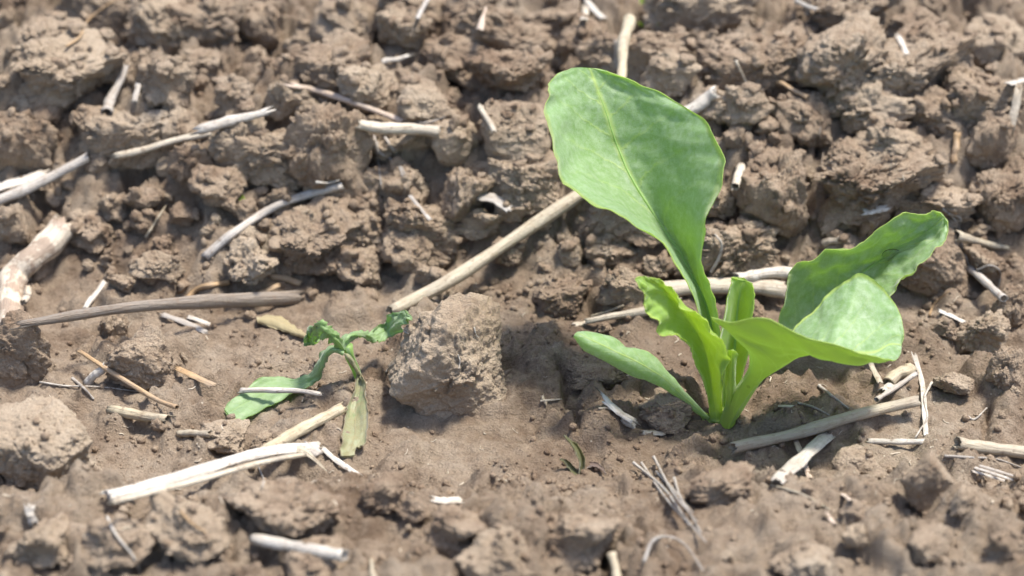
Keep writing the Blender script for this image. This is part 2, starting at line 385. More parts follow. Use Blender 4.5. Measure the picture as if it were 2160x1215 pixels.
# ------------------------------------------------------------------ clods
def clod_mesh(name, seed, style, sub):
    V, F = ico(sub)
    rg = np.random.default_rng(seed)
    npl = {'ang': 9, 'nod': 11, 'smooth': 15, 'hero': 16, 'slab': 9}[style]
    N = rg.normal(size=(npl, 3)); N /= np.linalg.norm(N, axis=1)[:, None]
    D = rg.uniform({'hero': 0.78, 'smooth': 0.6}.get(style, 0.55), 1.0, npl)
    dt = np.maximum(V @ N.T, 1e-3) / D
    k = {'ang': 16, 'nod': 12, 'smooth': 8, 'hero': 9, 'slab': 18}[style]
    r = 1.0 / (np.sum(np.maximum(dt, 0.02) ** k, axis=1) ** (1 / k)); r = np.clip(r, 0.5, 1.4)
    p = V * r[:, None]
    off = rg.uniform(-50, 50, 3)
    w = np.stack([fbm(p * 2.2 + off, 3, seed), fbm(p * 2.2 + off + 7, 3, seed + 1), fbm(p * 2.2 + off + 13, 3, seed + 2)], 1)
    q = p + w * {'ang': 0.22, 'nod': 0.40, 'smooth': 0.3, 'hero': 0.35, 'slab': 0.3}[style]
    a = {'ang': (0.10, 0.07, 0.05), 'nod': (0.42, 0.24, 0.15), 'smooth': (0.30, 0.19, 0.10), 'hero': (0.24, 0.13, 0.06), 'slab': (0.14, 0.11, 0.07)}[style]
    crum = sstep(-0.22, 0.25, fbm(p * 1.3 + off + 31, 2, seed + 12))       # some faces broken and crumbly, others smooth
    d = a[0] * (0.35 + 0.65 * crum) * (lumps(q * 1.4 + off, seed) - 0.5)
    d += crum * (a[1] * (lumps(q * 3.1 + off, seed + 3) - 0.5) + a[2] * (lumps(q * 7.0 + off, seed + 5) - 0.5))
    d += 0.16 * fbm(p * 1.5 + off, 3, seed + 9) + 0.05 * fbm(p * 5.5 + off, 3, seed + 19, 0.6)
    fa = 0.5 if style == 'hero' else 1.0
    if sub >= 6: d += fa * 0.055 * (0.3 + crum) * (lumps(q * 15 + off, seed + 6) - 0.5) + fa * 0.035 * fbm(p * 12 + off, 3, seed + 8, 0.65)
    if sub >= 7: d += fa * 0.016 * (lumps(q * 30 + off, seed + 7) - 0.5) + fa * 0.012 * fbm(p * 30 + off, 2, seed + 18, 0.6)
    d -= 0.12 * np.clip(fbm(p * 2.6 + off, 3, seed + 4) - 0.10, 0, 1)
    d = np.maximum(d, -0.45 * r)
    q = p + V * d[:, None]
    wid = 1 / np.sqrt(np.maximum(1 - V[:, 2] ** 2, 0.3))                  # sits broad on the ground instead of balancing on a point
    q[:, :2] *= np.where(V[:, 2] < 0, 1 + (wid - 1) * (0.85 if style == 'hero' else 0.75), 1)[:, None]
    if style == 'hero': q[:, :2] *= (1 - 0.04 * V[:, 2])[:, None]         # narrower towards its top
    q /= np.abs(q).max(axis=0)[None, :]          # fill the unit box
    return mesh_from(name, q, F)
POOL = {('nod', 1): [clod_mesh('clod', 100 + i, 'nod', 6) for i in range(12)],
        ('ang', 1): [clod_mesh('clod', 200 + i, 'ang', 6) for i in range(6)],
        ('smooth', 1): [clod_mesh('clod', 300 + i, 'smooth', 6) for i in range(6)],
        ('nod', 0): [clod_mesh('clod', 400 + i, 'nod', 5) for i in range(12)],
        ('ang', 0): [clod_mesh('clod', 500 + i, 'ang', 5) for i in range(6)]}
for ms in POOL.values():
    for m in ms: m.materials.append(M_CLOD)
CLODS = []
LANDMARKS = [(130, 90, 'tan root arching over the far soil'), (240, 190, 'hollow grey straw'), (90, 380, 'pale flat split straw pair'), (60, 560, 'thick mottled stem stub'), (400, 300, 'thin sheathed straw'),
    (570, 460, 'bent grey straw'), (735, 215, 'torn white straw shred'), (880, 275, 'short cut cream straw'), (835, 126, 'small white husk'), (890, 20, 'thin splinter in the far cleft'), (1018, 40, 'pale pinkish splinter'),
    (1040, 425, 'flat grey straw chip'), (1000, 555, 'long round tan straw'), (1318, 100, 'upright flat straw'), (1250, 20, 'white splinter on the far soil'), (1160, 250, 'left edge of the tall leaf'), (1500, 210, 'white straw end beyond the tall leaf'),
    (1560, 370, 'short white straw stub'), (1670, 188, 'thin brown twig on the bank'), (1730, 310, 'wiry hanging root thread'), (1700, 12, 'white seed husk on the far soil'), (1905, 95, 'pale splinter on the far clods'), (2145, 175, 'white chip at the far right'),
    (2015, 310, 'brown twig end'), (2145, 235, 'neighbouring seedling'), (1845, 445, 'white chip above the long leaf'), (2070, 508, 'tapered greenish straw'), (2080, 598, 'leaning grey straw'), (1600, 600, 'broken straw behind the stalks'), (1330, 660, 'pale round straw end'),
    (2000, 668, 'thin white splinter right of the plant'), (1915, 780, 'short hollow straw'), (1890, 932, 'short bright white straw'), (2090, 945, 'round tan straw with the cut end'), (1690, 968, 'flat white split chip'), (1740, 886, 'tan straw beside the seedling foot'),
    (1700, 1050, 'thin stalk on the near slope'), (1420, 1040, 'dead grass strands'), (1410, 1150, 'hooped root fibre'), (1300, 1200, 'yellow stub on the near bank'), (785, 1205, 'yellow straw point on the near bank'), (630, 1152, 'pale hollow straw on the near bank'),
    (945, 1055, 'white papery husk'), (1230, 965, 'dying grass sprout'), (1305, 868, 'shredded white chip'), (1400, 780, 'low seed leaf'), (260, 1150, 'wavy root thread on the near bank'), (67, 1085, 'small white square chip'), (450, 995, 'thick split white straw'),
    (295, 876, 'flat tan chip'), (410, 914, 'short tan straw length'), (220, 790, 'thin tan stalk'), (350, 650, 'long dark leaf blade'), (600, 590, 'short tan twig'), (620, 730, 'wilted seedling'), (1150, 800, 'drying crack'), (330, 465, 'thin upright twig'), (410, 1100, 'small brown rootlet')]
def clod(cx, cy, w, h, style='nod', sink=0.5, label=None, group=None, mesh=None, depth=None, rz=None, tall=1.1):
    big = w > 62
    if mesh is None:
        key = (style, 1 if big else 0)
        if key not in POOL: key = ('nod', 0)
        mesh = random.choice(POOL[key])
    pt = on_soil(cx, cy, 0.0, True)
    t = (pt - CAM) @ FWD
    rw = w / 2 * t / F_PX; rh = h / 2 * t / F_PX
    rv = max(0.62 * rw, min(rh / 0.92, tall * rw))
    pt = on_soil(cx, cy, rv * (1 - sink), True)
    o = link('soil_clod', mesh, loc=pt)
    dp = depth or random.uniform(0.8, 1.05)
    a = rz if rz is not None else random.choice((0, math.pi)) + random.uniform(-0.35, 0.35)
    o.rotation_euler = (random.uniform(-0.2, 0.2), random.uniform(-0.2, 0.2), a)
    o.scale = (rw * 1.03, rw * dp, rv)
    if label is None:
        lm = min(LANDMARKS, key=lambda q: (q[0] - cx) ** 2 + (q[1] - cy) ** 2)[2]
        if True:
            look = {'nod': 'knobbly', 'ang': 'angular', 'smooth': 'smooth'}[style]
            sz = 'large' if rw > 0.0062 else ('medium sized' if rw > 0.0037 else 'small')
            label = f'{sz} {look} brown soil clod by the {lm}'; group = f'{sz} {look} clods by the {lm}'
        elif pt[1] > 0.04:
            sz = 'large' if rw > 0.0065 else ('medium sized' if rw > 0.0037 else 'small')
            label = f'{sz} knobbly brown soil clod in the loose bank behind the two seedlings'
            group = f'{sz} clods in the loose bank'
        elif pt[1] < -0.014:
            sz = 'large' if rw > 0.0055 else 'small'
            label = f'{sz} pale brown soil clod on the near side of the furrow'
            group = f'{sz} clods on the near side of the furrow'
        else:
            label = 'small brown soil clod lying on the furrow floor beside the seedlings'
            group = 'clods on the furrow floor'
    tag(o, label, 'clod', group)
    CLODS.append((cx, cy, w, h)); return o
HERO = clod_mesh('clod', 947, 'hero', 7); HERO.materials.append(M_CLOD)
clod(950, 766, 282, 290, mesh=HERO, sink=0.58, tall=1.2, depth=0.9, rz=1.2, label='big round soil clod standing between the wilted seedling and the healthy one')
clod(303, 752, 168, 135, 'smooth', 0.45, 'smooth pale clod beside the thin tan straw left of the wilted plant')
clod(30, 738, 170, 190, 'smooth', 0.40, 'large rounded clod just below the thick mottled stem stub')
SLAB = clod_mesh('clod', 955, 'slab', 7); SLAB.materials.append(M_CLOD)
clod(80, 962, 256, 215, 'ang', 0.40, mesh=SLAB, label='large flat faced angular clod with a dark hollow under its front edge', depth=0.95)
clod(236, 690, 74, 80, 'nod', 0.4, 'small clod propped against the long dark leaf blade')
clod(1945, 1018, 135, 140, 'ang', 0.35, 'blocky clod in front of the short white straw, lit on its right side')
clod(1812, 975, 112, 84, 'ang', 0.35, 'dark overhanging clod with a hollow beneath it beside the white split chip')
clod(2078, 700, 132, 110, 'nod', 0.4, 'knobbly clod behind the hollow straw end')
clod(2125, 775, 90, 110, 'nod', 0.4, 'upright clod standing right of the thin pale ribbon')
clod(1645, 425, 215, 200, 'nod', 0.32, 'big crusty clod standing just behind the right hand leaves of the seedling', depth=0.9)
clod(1965, 545, 185, 140, 'smooth', 0.4, 'smooth clod under the tip of the long right hand leaf')
clod(525, 553, 140, 104, 'nod', 0.3, 'round clod under the lower end of the bent grey straw')
clod(690, 315, 205, 205, 'nod', 0.32, 'tall ragged clod below the torn white straw shred', depth=0.8)
clod(968, 290, 125, 160, 'ang', 0.3, 'pointed clod right of the short cut straw piece')
for a in [(620, 1075, 265, 120, 'nod'), (820, 1045, 120, 84, 'nod'), (960, 1112, 150, 120, 'nod'), (1210, 1130, 190, 150, 'nod'),
          (1060, 1190, 185, 96, 'nod'), (872, 1080, 84, 70, 'nod'), (400, 1120, 190, 90, 'nod'), (1800, 1082, 62, 50, 'nod'), (1812, 1136, 70, 50, 'nod'),
          (2120, 1150, 110, 100, 'nod'), (480, 922, 120, 52, 'nod'), (1540, 1035, 170, 90, 'nod'), (240, 1150, 200, 90, 'nod'), (90, 1140, 160, 90, 'nod'),
          (680, 1190, 150, 70, 'nod'), (1960, 1150, 130, 70, 'smooth'), (1700, 1190, 140, 60, 'nod'), (560, 930, 60, 30, 'nod'),
          (1850, 1005, 70, 50, 'nod'), (2040, 1060, 80, 60, 'nod'), (1990, 690, 60, 50, 'nod'), (2020, 810, 90, 60, 'nod'), (1750, 700, 60, 40, 'nod'),
          (1190, 622, 150, 95, 'nod'), (1330, 605, 125, 90, 'nod'), (1590, 655, 90, 70, 'nod'), (1400, 860, 120, 60, 'smooth'), (1260, 790, 130, 70, 'smooth'),
          (770, 492, 92, 84, 'nod'), (765, 562, 118, 74, 'nod'), (772, 440, 84, 62, 'nod'), (520, 310, 140, 130, 'nod'), (975, 415, 130, 110, 'nod'),
          (1010, 465, 90, 80, 'nod'), (1110, 258, 165, 120, 'ang'), (775, 190, 140, 92, 'smooth'), (902, 215, 115, 92, 'ang'), (740, 70, 150, 130, 'nod'),
          (1705, 255, 135, 112, 'nod'), (1885, 315, 190, 120, 'nod'), (1960, 425, 190, 120, 'nod'), (2090, 300, 110, 170, 'smooth'), (350, 165, 115, 105, 'nod'),
          (330, 55, 160, 110, 'nod'), (560, 60, 115, 84, 'nod'), (650, 95, 95, 80, 'nod'), (50, 310, 140, 130, 'smooth'), (190, 265, 92, 70, 'nod'), (95, 200, 130, 76, 'nod'),
          (440, 130, 84, 72, 'nod'), (505, 195, 95, 84, 'nod'), (400, 345, 90, 80, 'nod'), (470, 395, 125, 80, 'nod'), (385, 270, 92, 74, 'nod'),
          (1240, 90, 125, 84, 'nod'), (1425, 150, 115, 92, 'nod'), (870, 532, 115, 92, 'nod'), (915, 585, 74, 60, 'nod'), (640, 465, 92, 70, 'nod'), (690, 530, 110, 62, 'nod'),
          (1800, 130, 210, 150, 'nod'), (1680, 85, 135, 84, 'nod'), (2000, 160, 160, 130, 'nod'), (2110, 90, 140, 115, 'ang'), (1560, 120, 115, 84, 'nod'),
          (1565, 230, 130, 90, 'nod'), (1505, 430, 92, 72, 'nod'), (2125, 445, 110, 110, 'nod'), (1060, 535, 74, 60, 'nod'), (1820, 225, 155, 100, 'nod'),
          (1965, 235, 150, 105, 'nod'), (100, 90, 150, 92, 'nod'), (250, 150, 84, 60, 'nod'), (1080, 150, 165, 100, 'nod'), (960, 120, 155, 100, 'smooth'), (1000, 40, 150, 92, 'nod'),
          (1150, 50, 115, 84, 'nod'), (1340, 290, 120, 90, 'nod'), (1290, 520, 110, 70, 'nod'), (860, 60, 110, 110, 'nod'), (1930, 60, 150, 90, 'nod'), (1780, 340, 110, 80, 'nod'),
          (600, 210, 90, 90, 'nod'), (850, 380, 110, 90, 'nod'), (300, 420, 90, 60, 'nod'), (200, 480, 100, 60, 'nod'), (330, 560, 110, 60, 'nod'), (170, 90, 100, 70, 'nod'),
          (2080, 560, 110, 90, 'nod'), (2135, 640, 80, 80, 'nod'), (1780, 520, 100, 70, 'nod'), (1460, 560, 80, 60, 'nod'), (30, 480, 80, 80, 'nod'), (590, 420, 80, 60, 'nod')]:
    q = 1.16 if a[1] < 560 else 1.05
    clod(a[0], a[1], a[2] * q, a[3] * q, a[4], sink=random.uniform(0.26, 0.5) if a[1] < 900 else random.uniform(0.48, 0.68))
BROAD = [clod_mesh('clod', 970 + i, 'nod', 7) for i in range(3)]
for m in BROAD: m.materials.append(M_CLOD)
for a in [(420, 60, 300, 170), (700, 150, 260, 150), (1060, 90, 330, 150), (1330, 130, 260, 140), (1620, 150, 300, 150), (1900, 160, 330, 170), (2090, 230, 220, 170), (120, 150, 280, 130), (300, 290, 260, 130),
          (560, 330, 240, 130), (830, 300, 260, 150), (1100, 380, 260, 150), (1830, 390, 320, 150), (2110, 420, 200, 150), (880, 470, 240, 120), (650, 500, 240, 110), (1560, 520, 260, 110), (1330, 420, 260, 140), (230, 30, 240, 110), (880, 20, 260, 110), (1500, 30, 300, 110), (1780, 20, 260, 110)]:
    lm = min(LANDMARKS, key=lambda q: (q[0] - a[0]) ** 2 + (q[1] - a[1]) ** 2)[2]
    clod(*a, 'nod', random.uniform(0.52, 0.66), depth=random.uniform(0.55, 0.8), label=f'broad low mass of fused soil clods by the {lm}', group='fused masses in the bank', mesh=random.choice(BROAD))
n_ = 0
while n_ < 160:
    px, py = random.uniform(-40, 2200), random.uniform(-40, 1230)
    back = py < 560 + 40 * math.sin(px / 190)
    front = py > 1060
    if not (back or front): 
        if random.random() > 0.05: continue
    w = random.choice((28, 36, 44, 54, 64, 78)) if back else random.choice((16, 22, 28, 36))
    if any(abs(px - c[0]) < (c[2] + w) * 0.27 and abs(py - c[1]) < (c[3] + w) * 0.27 for c in CLODS): continue
    if abs(px - 1530) < 70 and abs(py - 880) < 60: continue
    clod(px, py, w, w * random.uniform(0.7, 0.95), random.choice(('nod', 'nod', 'nod', 'ang')), random.uniform(0.2, 0.5)); n_ += 1

bpy.context.view_layer.update()
DG = bpy.context.evaluated_depsgraph_get()
def hit(px, py):
    d = Vector(ray(px, py)); dn = d.normalized()
    ok, loc, nor, _, ob, _ = SC.ray_cast(DG, Vector(CAM), dn)
    if not ok: return np.array(on_soil(px, py)), np.array((0, 0, 1.0))
    return np.array(loc), np.array(nor)
def top_at(x, y):
    ok, loc, nor, _, ob, _ = SC.ray_cast(DG, Vector((x, y, 0.3)), Vector((0, 0, -1)))
    return loc.z if ok else 0.0

# crumbs: loose crumbly grains nobody could count
def scatter_crumbs():
    V0, F0 = ico(1); shapes = []
    for k in range(14):
        v = V0 * (1 + 0.55 * perlin(V0 * 1.7 + k * 9.3, k)[:, None]) * np.random.default_rng(k).uniform(0.65, 1.1, 3); shapes.append(v)
    VV, FF, base = [], [], 0; rg = random.Random(5); n = 0
    while n < 9500:
        x, y = rg.uniform(-0.21, 0.125), rg.uniform(-0.07, 0.245)
        cl = perlin(np.array([[x * 45, y * 45, 0.3]]), 77)[0]
        if cl < rg.uniform(-0.2, 0.4): continue
        r = min(0.0016 if y > 0.05 else 0.0010, 0.00024 * rg.paretovariate(1.9))
        z = top_at(x, y)
        v = shapes[rg.randrange(14)] * r
        a = rg.uniform(0, 6.28); c, s = math.cos(a), math.sin(a)
        v = np.stack([v[:, 0] * c - v[:, 1] * s + x, v[:, 0] * s + v[:, 1] * c + y, v[:, 2] + z + r * 0.35], 1)
        VV.append(v); FF.append(F0 + base); base += len(v); n += 1
    V2, F2 = ico(3); sh2 = []
    for k in range(16):
        g2 = np.random.default_rng(900 + k); pl = g2.normal(size=(9, 3)); pl /= np.linalg.norm(pl, axis=1)[:, None]
        rr = 1 / np.sum(np.maximum(V2 @ pl.T, 0.02) ** 9 / g2.uniform(0.55, 1, 9) ** 9, axis=1) ** (1 / 9)
        v = V2 * np.clip(rr, 0.5, 1.3)[:, None]; v = v * (1 + 0.55 * (lumps(v * 1.9 + k * 5, k) - 0.5) + 0.45 * perlin(v * 2.1 + k * 7.7, k) + 0.22 * (lumps(v * 4.3 + k * 3, k + 40) - 0.5))[:, None] * g2.uniform(0.7, 1.1, 3); sh2.append(v)
    n = 0
    while n < 1700:
        x, y = rg.uniform(-0.21, 0.125), (rg.uniform(0.04, 0.245) if rg.random() < 0.85 else rg.uniform(-0.07, 0.03))
        if y < 0.05 and perlin(np.array([[x * 45, y * 45, 0.3]]), 77)[0] < rg.uniform(-0.1, 0.4): continue
        r = (0.0009 if y > 0.05 else 0.0006) * min(2.1, rg.paretovariate(2.4)); z = top_at(x, y)
        v = sh2[rg.randrange(16)] * r; a = rg.uniform(0, 6.28); c, s = math.cos(a), math.sin(a)
        v = np.stack([v[:, 0] * c - v[:, 1] * s + x, v[:, 0] * s + v[:, 1] * c + y, v[:, 2] + z + r * rg.uniform(-0.2, 0.3)], 1)
        VV.append(v); FF.append(F2 + base); base += len(v); n += 1
    o = link('soil_crumbs', mesh_from('soil_crumbs', np.concatenate(VV), np.concatenate(FF)), M_CLOD)
    tag(o, 'loose fine soil crumbs scattered over clods and furrow floor', 'soil crumbs', None, 'stuff')
scatter_crumbs()

# ------------------------------------------------------------------ splines
def crom(pts, n):
    pts = np.asarray(pts, float)
    if len(pts) == 2: 
        t = np.linspace(0, 1, n)[:, None]; return pts[0] * (1 - t) + pts[1] * t
    p = np.vstack([2 * pts[0] - pts[1], pts, 2 * pts[-1] - pts[-2]])
    seg = len(pts) - 1; out = []
    for u in np.linspace(0, seg, n):
        k = min(int(u), seg - 1); t = u - k
        a, b, c, d = p[k], p[k + 1], p[k + 2], p[k + 3]
        out.append(0.5 * (2 * b + (c - a) * t + (2 * a - 5 * b + 4 * c - d) * t * t + (3 * b - 3 * c + d - a) * t ** 3))
    return np.array(out)

# ------------------------------------------------------------------ straw
STRAW_C = {'white': (0.62, 0.58, 0.51), 'cream': (0.51, 0.455, 0.36), 'tan': (0.44, 0.385, 0.285), 'yellow': (0.49, 0.42, 0.285), 'grey': (0.43, 0.40, 0.36),
           'dark': (0.20, 0.17, 0.14), 'rust': (0.45, 0.30, 0.16), 'pink': (0.62, 0.50, 0.40), 'bone': (0.60, 0.52, 0.41)}
def sweep(name, C, rad, arc=360, wall=0.35, roll=0.0, fray=0.0, seed=0, taper=(1, 1), node=None, ridges=0.0, flat=1.0, up=None):
    """strip, half pipe or hollow pipe along the centre line C; arc is the opening angle of the section, rad its half width"""
    C = np.asarray(C); n = len(C); rg = np.random.default_rng(seed)
    T = np.gradient(C, axis=0); T /= np.linalg.norm(T, axis=1)[:, None] + 1e-12
    up = np.array((0, -0.35, 1.0)) if up is None else np.asarray(up)
    S = np.cross(T, up); S /= np.linalg.norm(S, axis=1)[:, None] + 1e-12
    N = np.cross(S, T)
    k = 20 if arc > 200 else 12
    half = R(arc / 2)
    th = np.linspace(-half, half, k)
    rr = rad if arc >= 180 else rad / math.sin(half)
    wl = wall * rad if arc >= 180 else min(0.00035, 0.25 * rad)
    rid = 1 + ridges * np.sin(th * 9 + seed)
    endj = rg.normal(size=(2, k)) * fray * rad
    rw1 = rg.uniform((6, 0, 17, 0), (14, 6, 31, 6))
    V, UV = [], []
    L = np.concatenate([[0], np.cumsum(np.linalg.norm(np.diff(C, axis=0), axis=1))])
    for i in range(n):
        u = i / (n - 1); s = taper[0] * (1 - u) + taper[1] * u
        s *= 1 + 0.07 * math.sin(u * rw1[0] + rw1[1]) + 0.05 * math.sin(u * rw1[2] + rw1[3])
        if node is not None: s *= 1 + 0.28 * math.exp(-((u - node) / 0.02) ** 2)
        for lay in (0, 1):
            r = (rr * rid - lay * wl) * s
            sn, cs = np.sin(th + roll), np.cos(th + roll)
            drop = 0 if arc >= 180 else -rr * math.cos(half) * s
            pt = C[i] + np.outer(r * sn, S[i]) + np.outer((r * cs + drop) * flat, N[i])
            if i == 0: pt = pt - np.outer(np.abs(endj[0]), T[i])
            if i == n - 1: pt = pt + np.outer(np.abs(endj[1]), T[i])
            V.append(pt); UV.append(np.stack([np.full(k, L[i] * 1000), (th * rr) * 1000 + lay * 40], 1))
    V = np.concatenate(V); UV = np.concatenate(UV)
    F = []; row = 2 * k
    for i in range(n - 1):
        a, b = i * row, (i + 1) * row
        for j in range(k - 1):
            F.append((a + j, b + j, b + j + 1, a + j + 1))
            F.append((a + k + j + 1, b + k + j + 1, b + k + j, a + k + j))
        F.append((a, a + k, b + k, b)); F.append((a + k - 1, b + k - 1, b + 2 * k - 1, a + 2 * k - 1))
    for a, fl in ((0, 1), ((n - 1) * row, 0)):
        for j in range(k - 1):
            q = (a + j, a + j + 1, a + k + j + 1, a + k + j); F.append(q if fl else q[::-1])
    return mesh_from(name, V, np.array(F), True, UV)
def cord(name, C, r0, r1, k=7):
    C = np.asarray(C); n = len(C); T = np.gradient(C, axis=0); T /= np.linalg.norm(T, axis=1)[:, None] + 1e-12
    S = np.cross(T, (0.1, -0.3, 1.0)); S /= np.linalg.norm(S, axis=1)[:, None] + 1e-12; N = np.cross(S, T)
    th = np.linspace(0, 2 * math.pi, k, endpoint=False); V, UV = [], []
    for i in range(n):
        r = r0 + (r1 - r0) * i / (n - 1)
        V.append(C[i] + np.outer(r * np.cos(th), S[i]) + np.outer(r * np.sin(th), N[i])); UV.append(np.stack([np.full(k, i), th], 1))
    F = [[i * k + j, i * k + (j + 1) % k, (i + 1) * k + (j + 1) % k, (i + 1) * k + j] for i in range(n - 1) for j in range(k)]
    F += [list(range(k))[::-1], [(n - 1) * k + j for j in range(k)]]
    return mesh_from(name, np.concatenate(V), [tuple(f) for f in F], True, np.concatenate(UV))
def px_m(p): return ((p - CAM) @ FWD) / F_PX
def lay_rigid(path, r, lift=0.0, n=28, cap=0.010, sinkr=0.25, ground=False):
    """a stiff piece resting on what lies under its ends and its highest support"""
    uv = crom(path, n); pts = [on_soil(*p) if ground else hit(*p)[0] for p in uv]
    t = np.array([(p - CAM) @ FWD for p in pts])
    s = np.linspace(0, 1, n)
    k0 = np.median(t[:3]); k1 = np.median(t[-3:])
    for _ in range(6):
        line = k0 + (k1 - k0) * s
        bur = line - t; j = int(np.argmax(bur))
        if bur[j] < r * 0.4: break
        d = min(bur[j] - r * 0.4, cap); k0 -= d * (1 - s[j]); k1 -= d * s[j]
    line = k0 + (k1 - k0) * s - r * sinkr - lift
    return np.array([CAM + ray(*p) * q for p, q in zip(uv, line)])
def lay_soft(path, r, lift=0.0, n=36, sm=3):
    uv = crom(path, n); t = np.array([(hit(*p)[0] - CAM) @ FWD for p in uv])
    for _ in range(sm):
        m = np.convolve(np.pad(t, 2, mode='edge'), np.ones(5) / 5, 'valid'); t = np.minimum(t, m) * 0.5 + m * 0.5
    t = t - r * 0.5 - lift
    return np.array([CAM + ray(*p) * q for p, q in zip(uv, t)])
SEED = [0]
def straw(label, path, w, kind='pipe', colr='tan', lift=0.0, cat='straw', name='straw_piece', group=None, soft=None, parent=None, C=None, mat=None, ground=False, **kw):
    SEED[0] += 1
    p0 = hit(*path[0])[0]; rad = (0.9 if w > 12 else 1.0) * w / 2 * px_m(p0)
    soft = (kind in ('fibre',)) if soft is None else soft
    if C is None: C = lay_soft(path, rad, lift) if soft else lay_rigid(path, rad, lift, ground=ground)
    # a little unevenness along the length
    rg = np.random.default_rng(SEED[0]); a = np.linspace(0, 1, len(C))[:, None]
    if kind != 'fibre': C = C + rad * (0.06 if kind == 'ribbon' else 0.16) * np.sin(a * rg.uniform(4, 9, 3) + rg.uniform(0, 6, 3))
    if kind == 'pipe' and len(C) > 4:               # stalks are never quite straight
        L_ = np.linalg.norm(C[-1] - C[0]); C = C + np.array((0.35, 0.2, -0.25)) * L_ * 0.035 * rg.uniform(-1, 1) * np.sin(a * math.pi)
    opt = dict(pipe=dict(arc=352, wall=0.22, fray=0.45, ridges=0.035, flat=0.9), half=dict(arc=200, wall=0.2, fray=0.8, ridges=0.03), ribbon=dict(arc=70, fray=0.9, ridges=0.008),
               flat=dict(arc=352, wall=0.2, fray=0.5, ridges=0.05, flat=0.5)).get(kind, {})
    opt.update(kw)
    if kind == 'fibre': me = cord(name, C, rad, rad * kw.get('tip', 0.5))
    else: me = sweep(name, C, rad, seed=SEED[0], **opt)
    o = link(name, me, mat or M_STRAW, parent)
    v = random.uniform(0.9, 1.08); o.color = (*[min(0.85, q * v) for q in STRAW_C[colr]], 1)
    if parent is None: tag(o, label, cat, group)
    o['_c'] = 0; del o['_c']
    return o, C

